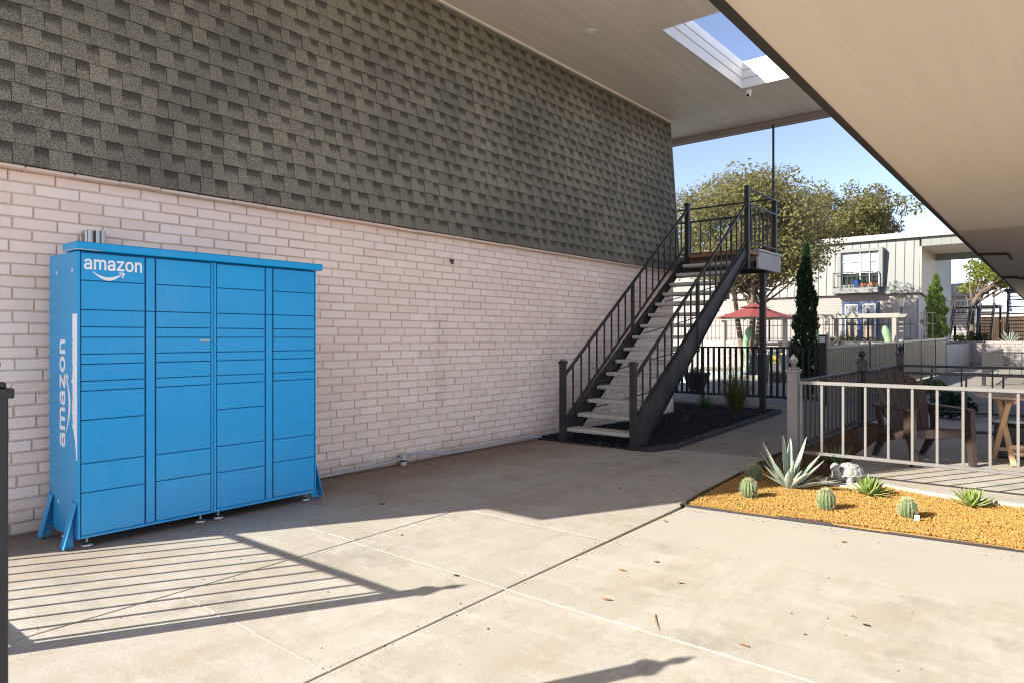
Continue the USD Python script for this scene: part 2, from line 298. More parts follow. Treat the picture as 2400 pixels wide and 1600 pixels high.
# ---------------------------------------------------------------- ground and paving
gm = MB(); gm.box(-90, 70, -60, 140, -.4, -.05)
gm.build('ground', M['earth'], kind='structure', label='bare pale earth under the paving')
PAV = thing('concrete_walkway', 'sunlit concrete slabs with sawn joints in front of the lockers', kind='structure')
jb = MB(); jb.prism([(-6, -8), (6, -8), (6, 5.9), (-.28, 5.6), (-2.6, 5.34), (-2.75, 8.1), (-2.9, 15.3), (-4.5, 15.3), (-3.93, 8.05), (-4.2, 7.62), (-6, 7.62)], -.05, -.02)
jb.build('joint_bed', M['joint'], PAV)
xa = lambda y: -3.775 - .0335 * y
xb = lambda y: -2.375 - .034 * y
def slab(pts, m, name='slab', top=0.0, parent=PAV, gap=.0062, th=.06):
    p = Polygon(pts).buffer(-gap, join_style=2)
    if p.is_empty: return
    b = MB(); q = p.buffer(-.002, join_style=2)
    P0, P1 = np.array(p.exterior.coords)[:-1], np.array(q.exterior.coords)[:-1]
    if len(P0) != len(P1): b.prism(p, top - th, top); b.build(name, m, parent); return
    b.prism(p, top - th, top - .002); n = len(P0)          # body, then a rounded arris up to the top face
    b.v.pop(); b.f.pop(); b.uv.pop(); b.n = 0
    v = np.vstack([np.c_[P0, np.full(n, top - th)], np.c_[P0, np.full(n, top - .002)], np.c_[P1, np.full(n, top)]])
    f = []
    ccw = Polygon(P0).exterior.is_ccw
    for k in range(n):
        j = (k + 1) % n
        for a in (0, n):
            qd = [a + k, a + j, a + n + j, a + n + k]; qd = qd if ccw else qd[::-1]
            f += [[qd[0], qd[1], qd[2]], [qd[0], qd[2], qd[3]]]
    m2 = trimesh.creation.extrude_polygon(Polygon(P1), .001, engine='earcut')
    up = m2.faces[m2.face_normals[:, 2] > .5]; tv = m2.vertices * [1, 1, 0] + [0, 0, top]
    b.raw(v, f); b.raw(tv, up); b.build(name, m, parent)
bed = lambda x: 5.37 + .113 * (x + 2.53)                    # front edge of the gravel bed
for y0, y1 in ((-8, -1.2), (-1.2, 2.99), (2.99, 5.33)):
    slab([(-5.97, y0 - .004), (xa(y0), y0 - .004), (xa(y1), y1 + .004), (-5.97, y1 + .004)], M['concrete'])
slab([(-5.97, 5.33), (xa(5.33), 5.33), (xa(7.7), 7.7), (-4.1, 7.62), (-5.97, 7.6)], M['concrete'])
for y0, y1 in ((-8, -1.0), (-1.0, 1.76), (1.76, 2.97), (2.97, 4.12)):
    slab([(xa(y0), y0 - .004), (xb(y0), y0 - .004), (xb(y1), y1 + .004), (xa(y1), y1 + .004)], M['concrete'])
slab([(xa(4.12), 4.117), (xb(4.12), 4.117), (xb(5.34), 5.34), (-2.60, 5.4), (-2.74, 8.12), (-3.93, 8.04), (xa(7.7), 7.7)], M['concrete'])
for y0, y1 in ((-8, -1.0), (-1.0, 2.955)):
    slab([(xb(y0), y0), (6, y0), (6, y1), (xb(y1), y1)], M['concrete'])
slab([(xb(2.955), 2.955), (6, 2.955), (6, bed(6)), (-2.53, 5.35)], M['concrete_band'])
ys = [8.06, 9.42, 11.2, 13.2, 15.2]
lx = lambda y: -3.93 - .070 * (y - 8.05)
for a, b_ in zip(ys[:-1], ys[1:]):
    slab([(lx(a) - .0, a), (-2.73 - .02 * (a - 8), a + .07), (-2.73 - .02 * (b_ - 8), b_ + .07), (lx(b_), b_)], M['path_concrete'])
sb = MB()                                                   # pale sealant that has crept out of the cross joint
def ribbon(x0, x1, yc, w0, dip):                            # one uneven bead of filler, sunk where it has worn away
    x = np.arange(x0, x1, .03); n = len(x); nz = lambda k, sc: meshkit.fbm(np.c_[x * sc, np.full(n, k), np.zeros(n)], 3, int(k)) - .5
    o = np.array([yc(q) for q in x]); up = o + w0 * (.75 + 1.5 * nz(1, 6)) + .003 * nz(2, 30); lo = o - w0 * (.75 + 1.5 * nz(3, 6)) + .003 * nz(4, 30); z = .0022 + dip * np.minimum(nz(5, 4) + .10, .0)
    v = np.vstack([np.c_[x, lo, z - .012], np.c_[x, lo + .001, z], np.c_[x, up - .001, z], np.c_[x, up, z - .012]]); sb.raw(v, [[j * n + k, j * n + k + 1, (j + 1) * n + k + 1, (j + 1) * n + k] for j in range(3) for k in range(n - 1)])
ribbon(-4.3, 3, lambda x: 2.966 + (.024 if x < xa(3) else .004 if x < xb(3) else -.004), .0068, .09)
ribbon(-3.80, -2.46, lambda x: 1.757, .0062, .14)
sb.build('joint_sealant', M['sealant'], PAV)
cb = MB(); cb.box(-30, -4.5, 13.5, 20.0, -.05, -.004); cb.box(-4.5, 5, 15.2, 20.0, -.05, -.004); cb.box(-9.6, 5, 20.0, 43, -.05, -.004)
cb.box(-30, -9.6, 28.2, 32.2, -.05, -.004); cb.box(-30, -21, 20, 28.2, -.05, -.004)
cb.build('courtyard_paving', M['court'], kind='structure', label='pale courtyard paving round the pool')
pw = MB(); pw.box(-21, -9.6, 20.0, 28.2, -.05, -.03)
pw.build('pool_water', M['water'], kind='structure', label='turquoise swimming pool water')
tb = MB(); tb.box(-40, -4.4, 32.4, 80, -.05, 1.1); tb.box(-4.4, 12, 43.2, 90, -.05, 1.1)
tb.build('upper_terrace', M['court'], kind='structure', label='raised terrace in front of the far building')

# ---------------------------------------------------------------- left building: painted brick, shingle mansard
CAMP = np.array([0, 0, 1.4]); FW = np.array([-math.sin(math.radians(YAW)), math.cos(math.radians(YAW)), 0]); RT = np.array([FW[1], -FW[0], 0])
def seen(p, m=40):
    d = np.asarray(p) - CAMP; z = d @ FW
    if z < .3: return 0
    x, y = 1200 + 1620 * (d @ RT) / z, 791 - 1620 * d[2] / z
    return 0 if (x < -m or x > 2400 + m or y < -m or y > 1600 + m) else 1 / z
BLD = thing('brick_building', 'two storey building of pink painted brick under a dark shingle mansard', 'building')
wb = MB(); wb.box(-14, -5.842, .34, 11.84, -.05, 2.62); wb.box(-14, -6.1, .34, 11.8, 2.62, 5.4)
wb.build('wall_core', M['mortar'], BLD, uv=True)
BW = thing('brick_wall', parent=BLD)
def brick(y0, y1, z0, z1, x=-5.83):
    o = .002 * rng.standard_normal(); c = .005; d = .012; r = np.clip(rng.normal(.5, .28), 0, 1); s = .0020 * rng.standard_normal(4)
    F_ = [[x + o, y0 + c, z0 + c + s[0]], [x + o, y1 - c, z0 + c + s[1]], [x + o, y1 - c, z1 - c + s[2]], [x + o, y0 + c, z1 - c + s[3]]]
    M_ = [[x + o - .005, y0, z0 + s[0]], [x + o - .005, y1, z0 + s[1]], [x + o - .005, y1, z1 + s[2]], [x + o - .005, y0, z1 + s[3]]]
    B_ = [[x - d - .006, a[1], a[2]] for a in M_]
    f = [[0, 1, 2, 3]] + [[a + (k + 1) % 4, a + k, a + 4 + k, a + 4 + (k + 1) % 4] for a in (0, 4) for k in range(4)]
    f = [q if q == [0, 1, 2, 3] else q[::-1] for q in f]; f = [q if q == [0, 1, 2, 3] else q[::-1] for q in f]
    return np.array(F_ + M_ + B_), np.array(f), np.full((12, 2), r)
CH, BL, J = 2.585 / 31, .2985, .0092
items = []
for r in range(31):
    z0 = .004 + r * CH; y = .35 - (BL / 2 if r % 2 else 0) - rng.random() * .03
    while y < 11.84:
        w = BL + rng.normal(0, .007); a, b_ = max(y, .345) + J / 2, min(y + w, 11.835) - J / 2
        hid = 1.75 < a and b_ < 3.5 and z0 < 1.85
        if b_ - a > .04 and not hid: items.append(brick(a + rng.normal(0, .0015), b_, z0 + J / 2, z0 + CH - J / 2 + .001 * rng.standard_normal()))
        y += w
def split(items, name, rest, m, parent, n=298):
    sc = np.array([seen(v.mean(0)) for v, f, u in items]); order = np.argsort(-sc, kind='stable'); big = set(order[:n].tolist())
    rb = MB()
    for i, (v, f, u) in enumerate(items):
        if i in big and sc[i] > 0: b = MB(); b.raw(v, f, u); b.build(name, m, parent, uv=True)
        else: rb.raw(v, f, u)
    rb.build(rest, m, parent, uv=True, kind='stuff')
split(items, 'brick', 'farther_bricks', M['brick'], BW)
lb = MB()
for y in np.arange(.35, 11.8, .31):
    b1 = min(y + .306, 11.835); lb.obb([-5.79, (y + b1) / 2, 2.596 + .002 * rng.standard_normal()], np.eye(3), [.055, (b1 - y) / 2, .012], .004)
lb.build('ledge', M['brick'], BLD, uv=True)
MR = thing('mansard_roof', parent=BLD)
A0, A1 = np.array([-5.72, 0, 2.608]), np.array([-5.92, 0, 5.41]); SL = A1 - A0; LEN = np.linalg.norm(SL); SD = SL / LEN; NN = np.array([SD[2], 0, -SD[0]])
ms = MB(); ms.prism([(-5.735, 2.60), (-5.935, 5.41), (-6.09, 5.41), (-6.09, 2.615), (-5.9, 2.60)], .345, 11.80, [[1, 0, 0, 0], [0, 0, 1, 0], [0, 1, 0, 0]])
ms.build('deck', M['dark_edge'], MR)
EXP = .1437; items = []
def piece(y0, y1, s0, s1, thick, tone, dark, slant):
    s1b = min(s1 + .02, LEN); q = lambda y, s, t: A0 + SD * s + NN * t + np.array([0, y, 0])
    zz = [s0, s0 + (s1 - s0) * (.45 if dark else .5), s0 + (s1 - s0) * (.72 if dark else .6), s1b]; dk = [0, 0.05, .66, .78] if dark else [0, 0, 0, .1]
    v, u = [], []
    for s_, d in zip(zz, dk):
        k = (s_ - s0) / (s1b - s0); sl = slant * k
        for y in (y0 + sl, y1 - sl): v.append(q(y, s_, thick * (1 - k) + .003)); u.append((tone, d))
    for y in (y0, y1): v.append(q(y, s0, -.002)); u.append((tone, .5))
    for y in (y0, y1): v.append(q(y, s1b, -.001)); u.append((tone, .5))
    f = [[0, 1, 3, 2], [2, 3, 5, 4], [4, 5, 7, 6], [8, 9, 1, 0]]
    tri = [t for a, b, c, d in f for t in ((a, b, c), (a, c, d))] + [(8, 0, 6), (8, 6, 10), (9, 7, 1), (9, 11, 7), (0, 2, 4), (0, 4, 6), (1, 5, 3), (1, 7, 5)]
    return np.array(v), np.array(tri), np.array(u)
rows = int(LEN / EXP) + 1
for r in range(rows):
    s0, s1 = r * EXP, min((r + 1) * EXP, LEN); y = .345 - rng.random() * .15; k = rng.integers(2)
    if s1 - s0 < .03: continue
    base = .5 + .1 * rng.standard_normal()
    while y < 11.82:
        w = rng.uniform(.085, .165) if k % 2 else rng.uniform(.07, .145); a, b_ = max(y, .345), min(y + w, 11.83)
        if b_ - a > .03:
            t = np.clip(base + rng.normal(0, .29), 0, 1); sl = rng.uniform(0, .010) if k % 2 else 0
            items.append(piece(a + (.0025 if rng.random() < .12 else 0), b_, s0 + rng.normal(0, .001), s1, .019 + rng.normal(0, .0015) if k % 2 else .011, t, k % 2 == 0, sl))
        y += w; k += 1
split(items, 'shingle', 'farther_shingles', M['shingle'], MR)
eb = MB(); eb.prism([(-5.69, 2.585), (-5.90, 5.405), (-6.08, 5.405), (-6.08, 2.585)], 11.832, 11.862, [[1, 0, 0, 0], [0, 0, 1, 0], [0, 1, 0, 0]])
eb.build('end_board', M['sage'], BLD)
fb = MB(); fb.prism([(-5.48, 2.6), (-5.72, 5.40), (-6.4, 5.40), (-6.4, 2.6)], -.04, .08, [[1, 0, 0, 0], [0, 0, 1, 0], [0, 1, 0, 0]]); fb.box(-14, -6.4, .08, .34, 2.62, 5.4); fb.box(-6.4, -6.11, .08, .335, 2.62, 5.4)  # unseen fin, added and shaped to cast the notch in the ground shadow
fb.build('south_fin_wall', M['sage'], BLD)
hb = MB(); hb.box(-5.835, -5.80, 5.925, 5.968, 2.30, 2.335); hb.box(-5.815, -5.795, 5.935, 5.958, 2.275, 2.31)
hb.build('rusty_bracket', M['rust'], BLD)

# ---------------------------------------------------------------- breezeway roof with its skylight opening
ROOF = thing('breezeway_roof', 'high flat roof over the walkway with a square skylight opening', 'roof')
rp = sbox(-14, .34, -.2, 12.95).difference(sbox(-4.22, 8.19, -1.4, 10.98))
rb = MB()
for gpoly in (rp,): rb.prism(gpoly, 5.425, 5.83)
rb.build('roof_slab', M['trim'], ROOF)
for x0 in np.arange(-7.06, -1.1, 1.22):
    for y0, y1 in ((.36, 2.8), (2.8, 5.24), (5.24, 7.68), (7.68, 10.12), (10.12, 11.55), (11.55, 12.93)):
        c = sbox(max(x0, -5.96 if y1 < 11.6 else -14) + .001, y0 + .002, x0 + 1.219, y1 - .002).difference(sbox(-4.225, 8.185, -1.39, 10.985))
        if x0 + 1.2 < -5.96 and y1 < 11.6: continue
        for q in getattr(c, 'geoms', [c]):
            if isinstance(q, Polygon) and q.area > .01: b = MB(); b.prism(q, 5.41 + .0012 * rng.random(), 5.424); b.build('soffit_panel', M['soffit'], ROOF)
for x0 in (-14,):
    b = MB(); b.box(-14, -7.07, 11.86, 12.93, 5.41, 5.424); b.build('soffit_panel', M['soffit'], ROOF)
b = MB(); b.box(-14, -.2, 12.95, 12.99, 5.30, 5.85, .004); b.build('fascia', M['trim'], ROOF)
b = MB(); b.box(-14, -.2, 12.89, 12.948, 5.30, 5.40, .004); b.box(-14, -.2, 12.992, 13.01, 5.285, 5.36); b.build('fascia_beam', simple('brown_beam', (.24, .20, .18), .6), ROOF)
b = MB(); b.box(-14, -.2, .30, .34, 5.38, 5.85, .004); b.build('fascia', M['trim'], ROOF)
cb_ = MB()
me = np.linspace(.36, 11.82, 8)
for a_, e_ in zip(me[:-1], me[1:]): cb_.obb([-5.90, (a_ + e_) / 2, 5.40], np.eye(3), [.035, (e_ - a_) / 2 - .002, .010], .003)
cb_.build('wall_moulding', M['soffit'], ROOF)
for (x0, x1, y0, y1) in ((-4.22, -4.20, 8.21, 10.96), (-4.22, -1.4, 10.96, 10.98), (-4.22, -1.4, 8.19, 8.21)):
    fr = thing('skylight_side', parent=ROOF)
    for k, (z0, z1, s) in enumerate(((5.405, 5.555, 0), (5.56, 5.69, .010), (5.695, 5.832, .018))):
        b = MB()
        if x1 - x0 < .1: b.box(x0 + s, x1 + s, y0, y1, z0, z1, .003)
        elif y0 > 9: b.box(x0, x1, y0 - s, y1 - s, z0, z1, .003)
        else: b.box(x0, x1, y0 + s, y1 + s, z0, z1, .003)
        b.build('board', M['trim'], fr)
for (x, y) in ((-4.97, 7.67), (-5.09, 12.42)):
    l = thing('recessed_light', parent=ROOF)
    b = MB(); b.lathe([(.062, .0), (.10, -.004), (.104, -.012), (.095, -.018), (.064, -.012)], (x, y, 5.412), 28); b.build('rim', M['trim'], l, smooth=40)
    b = MB(); b.lathe([(.064, -.010), (.05, -.02), (.0, -.024)], (x, y, 5.412), 24); b.build('lens', M['lens'], l, smooth=40)
sc = thing('security_camera', 'small white dome security camera under the skylight corner', 'camera', loc=(-4.16, 11.12, 5.408))
b = MB(); b.lathe([(0, 0), (.06, 0), (.06, -.03), (.045, -.05), (0, -.05)], n=20); b.build('mount', M['trim'], sc, smooth=40)
b = MB(); b.tm(trimesh.creation.icosphere(2, .045).apply_translation([.01, -.02, -.075])); b.build('eyeball', M['trim'], sc, smooth=True)
b = MB(); b.tube([[.015, -.045, -.085], [.02, -.07, -.098]], .022, 14); b.build('lens', M['gloss_black'], sc)

# ---------------------------------------------------------------- right hand gallery slab and the flats behind it
GAL = thing('upper_gallery', 'cream plastered underside of the upper gallery with a dark drip edge', 'gallery')
ex = lambda y: -.972 - .0145 * y
b = MB(); b.prism([(ex(-3), -3), (ex(31), 31), (1.2, 31), (1.2, -3)], 2.612, 2.92); b.build('floor_slab', M['trim'], GAL)
cuts = [-3, .9, 5.2, 9.22, 10.5, 11.8, 13.1, 14.4, 15.7, 17.0, 18.3, 19.6, 22.2, 24.8, 27.4, 31]
for a, b_ in zip(cuts[:-1], cuts[1:]):
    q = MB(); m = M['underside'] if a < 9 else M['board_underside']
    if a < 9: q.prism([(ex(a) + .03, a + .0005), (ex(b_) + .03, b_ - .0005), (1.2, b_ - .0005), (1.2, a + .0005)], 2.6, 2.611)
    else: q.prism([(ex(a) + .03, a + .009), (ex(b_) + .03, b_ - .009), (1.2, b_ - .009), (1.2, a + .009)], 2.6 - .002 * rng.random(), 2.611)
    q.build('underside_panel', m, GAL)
b = MB(); b.prism([(ex(-3) - .006, -3), (ex(31) - .006, 31), (ex(31) + .028, 31), (ex(-3) + .028, -3)], 2.588, 2.93); b.build('drip_edge', M['dark_edge'], GAL)
b = MB(); b.tube([[-1.13, 11.78, 2.572], [-.80, 11.9, 2.572], [-.78, 12.0, 2.572], [-.79, 12.75, 2.575]], .018, 8); b.build('conduit', M['dark_edge'], GAL)
b = MB(); b.tube([[-1.18, 16.6, 2.572], [-.95, 16.7, 2.572], [-.93, 17.1, 2.572], [-.5, 17.1, 2.572]], .02, 8); b.build('conduit', M['dark_edge'], GAL)
FL = thing('neighbouring_flats', 'pink painted brick flats under the upper gallery', 'building')
b = MB(); b.box(1.2, 10, 12.3, 31, -.05, 2.9); b.box(1.2, 10, 12.3, 31, 2.93, 5.38); b.build('wall', M['far_brick'], FL, uv=True)

# ---------------------------------------------------------------- parcel locker
LK = thing('parcel_locker', 'large blue parcel locker of many square doors against the brick wall', 'parcel locker')
b = MB(); b.box(-5.66, -5.137, 1.71, 3.56, .062, 1.975, .004); b.build('cabinet', M['blue'], LK)
b = MB(); b.box(-5.137, -5.131, 1.715, 3.55, .072, 1.97); b.build('door_recess', M['blue_gap'], LK)
cols = [(1.729, 2.136), (2.212, 2.618), (2.664, 3.071), (3.145, 3.541)]
top = [1.966, 1.780, 1.585, 1.471, 1.402, 1.291, 1.224, 1.111, 1.046]
rws = [top + [.852, .563, .368, .084], top + [.562, .370, .085], top + [.848, .566, .363, .087], top + [.565, .376, .089]]
def panel(y0, y1, z0, z1, name, parent, x=-5.12, g_=.0028):
    q = MB(); q.box(x - .014, x + .0003 * rng.standard_normal(), y0 + g_, y1 - g_, z0 + g_, z1 - g_, .0018); return q.build(name, M['blue'], parent)
doors = []
for (y0, y1), zs in zip(cols, rws):
    for z1, z0 in zip(zs[:-1], zs[1:]): doors.append(panel(y0, y1, z0, z1, 'door', LK))
for y0, y1 in ((2.142, 2.206), (3.077, 3.139)):
    panel(y0, y1, 1.585, 1.966, 'mullion', LK); panel(y0, y1, .084, 1.585, 'mullion', LK)
for y0, y1 in ((1.711, 1.727), (2.620, 2.640), (2.642, 2.662), (3.543, 3.558)): panel(y0, y1, .064, 1.972, 'frame_post', LK, g_=.001)
panel(1.727, 2.62, .064, .083, 'frame_rail', LK, g_=.0008); panel(2.662, 3.543, .064, .086, 'frame_rail', LK, g_=.0008)
b = MB(); b.box(-5.33, -5.085, 1.688, 3.605, 1.978, 2.034, .006); b.build('top_cap', M['blue'], LK)
b = MB(); b.box(-5.33, -5.076, 1.688, 1.84, 1.979, 1.983); b.build('cap_edge_strip', M['pvc'], LK)
def logo(W, xh, flip=1):
    """White wordmark in its own plane: x along the word, y up, its baseline at 0."""
    t = meshkit.text_mesh('amazon', .1, .0015, bold=True); bb = t.bounds; t.apply_translation([-bb[0][0], -bb[0][1], 0])
    t.apply_scale([W / (bb[1][0] - bb[0][0]), xh / (bb[1][1] - bb[0][1]), 1])
    s = np.linspace(0, 1, 22); px = W * (.145 + s * .50); cy = -xh * (.12 + .66 * np.sin(np.pi * (s * .93 + .02)) ** .9); th = xh * (.035 + .12 * np.sin(np.pi * s ** 1.15))
    sm = Polygon(np.vstack([np.c_[px, cy + th], np.c_[px, cy - th][::-1]]))
    hd = Polygon(np.array([(.575, -.17), (.60, -.10), (.665, -.10), (.690, -.14), (.685, -.30), (.655, -.62), (.635, -.60), (.652, -.32), (.650, -.21), (.615, -.19)]) * (W, xh))
    o = MB().tm(t); o.prism(sm, 0, .0015); o.prism(hd, 0, .0015); return o.get()
v, f, _ = logo(.369, .072)
b = MB(); b.raw(np.c_[np.full(len(v), -5.1195) + v[:, 2], 1.747 + v[:, 0], 1.853 + v[:, 1]], f); b.build('lettering', M['white_print'], doors[0])
v, f, _ = logo(.735, .103)
b = MB(); b.raw(np.c_[-5.343 - v[:, 1], 1.7095 - v[:, 2], .652 + v[:, 0]], f); b.build('lettering', M['white_print'], LK)
zz = np.linspace(1.557, .80, 40); left = -5.210 + .007 * rng.standard_normal(40) * (rng.random(40) < .5)
tail = [(-5.19, .78), (-5.18, .74), (-5.165, .72), (-5.15, .66), (-5.142, .59), (-5.126, .59)]
b = MB(); b.prism([(-5.126, 1.557)] + list(zip(left, zz)) + tail, 1.7085, 1.71, [[1, 0, 0, 0], [0, 0, 1, 0], [0, 1, 0, 0]]); b.build('peeled_strip', M['adhesive'], LK)
for x, z in ((-5.503, 1.848), (-5.212, 1.849), (-5.47, .269), (-5.185, .268)):
    b = MB(); b.box(x - .007, x + .007, 1.7065, 1.71, z - .012, z + .012, .003); b.build('screw_cap', M['white_print'], LK)
for y, s in ((1.708, -1), (3.562, 1)):
    for x in (-5.20, -5.64):
        b = MB(); b.prism([(y, .33), (y, 0.004), (y + s * .075, .004), (y + s * .070, .02)], x, x + .006, YZ(0)); b.prism([(y, .30), (y + s * .072, .012), (y + s * .078, .012), (y + s * .006, .30)], x, x + .07, YZ(0)); b.build('floor_bracket', M['blue'], LK)
for x in (-5.19, -5.56):
    for y in (1.79, 2.57, 2.71, 3.50):
        ft = thing('levelling_foot', parent=LK)
        b = MB(); b.lathe([(0, .022), (.020, .022), (.042, .010), (.044, 0)], (x, y, .001), 20); b.build('pad', M['metal'], ft, smooth=40)
        b = MB(); b.lathe([(.009, .018), (.009, .064)], (x, y, 0), 10); b.build('stem', M['metal'], ft, smooth=40)
b = MB(); b.box(-5.119, -5.1185, 2.53, 2.61, 1.375, 1.386); b.build('sticker', M['pvc'], doors[4 + 12])

cbx = thing('conduit_box', 'small galvanised conduit box on the brick wall behind the blue locker', 'conduit box')
b = MB(); b.box(-5.826, -5.74, 1.97, 2.10, 2.0, 2.205, .008); b.build('box', M['metal'], cbx)
for y in (1.995, 2.045, 2.082):
    b = MB(); b.tube([[-5.72, y, 2.0], [-5.72, y, 2.205]], .019, 12); b.build('pipe_end', M['metal'], cbx, smooth=40)
cp = thing('wall_conduit', 'grey conduit running along the foot of the brick wall', 'conduit')
def spl(p, n=60):
    from scipy.interpolate import PchipInterpolator
    p = np.array(p); t = np.linspace(0, 1, len(p)); return PchipInterpolator(t, p)(np.linspace(0, 1, n))
b = MB(); b.tube(spl([[-5.79, 3.0, .03], [-5.79, 3.9, .028], [-5.785, 4.53, .036], [-5.78, 5.04, .062], [-5.765, 5.10, .075]]), .014, 8); b.build('pipe', M['grey_pipe'], cp, smooth=50)
b = MB(); b.tube(spl([[-5.765, 5.17, .085], [-5.77, 5.43, .095], [-5.78, 5.7, .05], [-5.785, 5.95, .032], [-5.78, 6.4, .034], [-5.78, 7.25, .056], [-5.79, 7.7, .02]]), .014, 8); b.build('pipe', M['grey_pipe'], cp, smooth=50)
b = MB(); b.lathe([(0, .125), (.036, .125), (.038, .12), (.038, .062), (.032, .058), (.032, .04), (.037, .036), (.037, 0)], (-5.765, 5.13, 0), 18); b.build('fitting', M['pvc'], cp, smooth=35)
b = MB(); b.lathe([(0.0385, .056), (0.0385, .042)], (-5.765, 5.13, 0), 18); b.build('band', M['gloss_black'], cp)

# ---------------------------------------------------------------- metal staircase and landing
ST = thing('metal_staircase', 'black steel staircase with pale cast treads beside the brick wall', 'staircase')
def post(b, x, y, z0, z1, w, cap=.012):
    b.box(x - w / 2, x + w / 2, y - w / 2, y + w / 2, z0, z1, .004)
    if cap:
        b.box(x - w / 2 - cap, x + w / 2 + cap, y - w / 2 - cap, y + w / 2 + cap, z1 - .03, z1, .003)
        b.box(x - w / 2 + .004, x + w / 2 - .004, y - w / 2 + .004, y + w / 2 - .004, z1, z1 + .018, .006)
S = thing('lower_flight', parent=ST)
for x0, x1 in ((-5.405, -5.345), (-4.325, -4.265)):
    b = MB(); lo = lambda y: max(1.345 + .712 * (y - 9.42), .002); hi = (lambda y: 1.625 + .70 * (y - 9.42)) if x0 > -5 else (lambda y: .225 + .7046 * (y - 7.65))
    pts = [(7.62, .002), (7.84, .002), (11.42, lo(11.42)), (11.42, 2.86), (11.30, hi(11.16)), (7.62, hi(7.62))]
    b.prism(pts, x0 + .024, x0 + .036, YZ(0))
    b.beam([(x0 + x1) / 2, 7.62, hi(7.62)], [(x0 + x1) / 2, 11.26, hi(11.2)], .06, .012); b.beam([(x0 + x1) / 2, 7.84, .01], [(x0 + x1) / 2, 11.42, lo(11.42)], .06, .012)
    b.build('stringer', M['stair_black'], S)
for n in range(15):
    y, z = 7.65 + .2505 * n, .195 + .1765 * n; b = MB()
    b.obb([-4.835 + .003 * rng.standard_normal(), y + .145, z - .026], np.eye(3), [.50, .145, .026], .014); b.build('tread', M['tread'], S, smooth=30)
b = MB()
for n in range(15):
    y, z = 7.65 + .2505 * n, .195 + .1765 * n
    for x in (-5.352, -4.318): b.box(x - .02, x + .02, y + .03, y + .26, z - .062, z - .053)
b.build('tread_brackets', M['stair_black'], S)
for n in range(2, 15, 3):
    y, z = 7.8 + .2505 * n, .05 + .1765 * n; b = MB(); b.tube([[-5.36, y, z], [-4.30, y + .5, z + .35]], .008, 6); b.build('tie_rod', M['stair_black'], S)
hr = lambda y: 2.272 + .731 * (y - 9.54); lr = lambda y: 1.672 + .731 * (y - 9.54)
RL = thing('stair_railing', parent=ST)
for x in (-5.37, -4.30):
    for fn, t in ((hr, .038), (lr, .028)):
        b = MB(); b.beam([x, 7.66, fn(7.66)], [x, 11.40, fn(11.40)], .036, t, ch=.004); b.build('handrail' if fn is hr else 'lower_rail', M['stair_black'], RL)
    b = MB(); post(b, x, 7.62, 0, 1.085, .075); b.build('post', M['stair_black'], RL)
    b = MB(); b.box(x - .024, x + .024, 9.476, 9.524, lr(9.5) - .45, hr(9.5) + .01, .004); b.build('post', M['stair_black'], RL)
    b = MB(); post(b, x, 11.44, 2.55, 3.94 if x > -5 else 3.76, .075, .0 if x > -5 else .012); b.build('post', M['stair_black'], RL)
    for a, e in ((7.66, 9.476), (9.524, 11.40)):
        for y in np.linspace(a, e, 10)[1:-1]:
            b = MB(); b.box(x - .0095, x + .0095, y - .0095, y + .0095, lr(y), hr(y)); b.build('baluster', M['stair_black'], RL)
LD = thing('landing', parent=ST)
b = MB(); b.box(-5.44, -4.26, 11.42, 11.90, 2.80, 2.865, .004); b.build('deck_nosing', M['deck_wood'], LD)
b = MB(); b.box(-14, -4.312, 11.90, 13.03, 2.72, 2.885, .004); b.build('deck', M['path_concrete'], LD)
b = MB(); b.box(-14, -4.36, 11.93, 11.99, 2.60, 2.72); b.box(-14, -4.36, 12.94, 13.0, 2.60, 2.72); b.box(-4.42, -4.36, 11.99, 12.94, 2.60, 2.72)
for x in np.arange(-9, -4.5, 1.2): b.box(x, x + .05, 11.99, 12.94, 2.60, 2.72)
b.build('deck_frame', M['stair_black'], LD)
b = MB(); b.box(-4.312, -4.27, 11.88, 13.04, 2.588, 2.888, .004); b.build('side_fascia', M['fascia_grey'], LD)
b = MB(); b.box(-4.36, -4.25, 11.87, 13.05, 2.89, 2.925, .004); b.build('fascia_cap', M['grey_pipe'], LD)
b = MB(); b.box(-4.59, -4.49, 12.81, 12.91, -.02, 2.6, .004); b.build('support_post', M['stair_black'], LD)
b = MB(); post(b, -4.36, 12.95, 2.92, 3.90, .085); b.build('post', M['stair_black'], LD)
b = MB(); b.tube([[-4.36, 12.90, 3.9], [-4.36, 12.90, 5.32]], .021, 10); b.build('hanger_rod', M['stair_black'], LD)
for z, t in ((3.955, .03), (3.70, .035), (3.06, .03)):
    b = MB(); b.box(-9, -4.40, 12.935, 12.965, z - t / 2, z + t / 2, .003); b.build('back_rail', M['stair_black'], LD)
    b = MB(); b.box(-4.345, -4.315, 11.48, 12.91, z - t / 2 - .04, z + t / 2 - .04, .003); b.build('side_rail', M['stair_black'], LD)
for x in np.arange(-4.57, -8.9, -.205):
    b = MB(); b.box(x - .0095, x + .0095, 12.94, 12.96, 3.06, 3.70); b.build('baluster', M['stair_black'], LD)
for y in np.linspace(11.48, 12.91, 8)[1:-1]:
    b = MB(); b.box(-4.34, -4.32, y - .0095, y + .0095, 3.02, 3.66); b.build('baluster', M['stair_black'], LD)

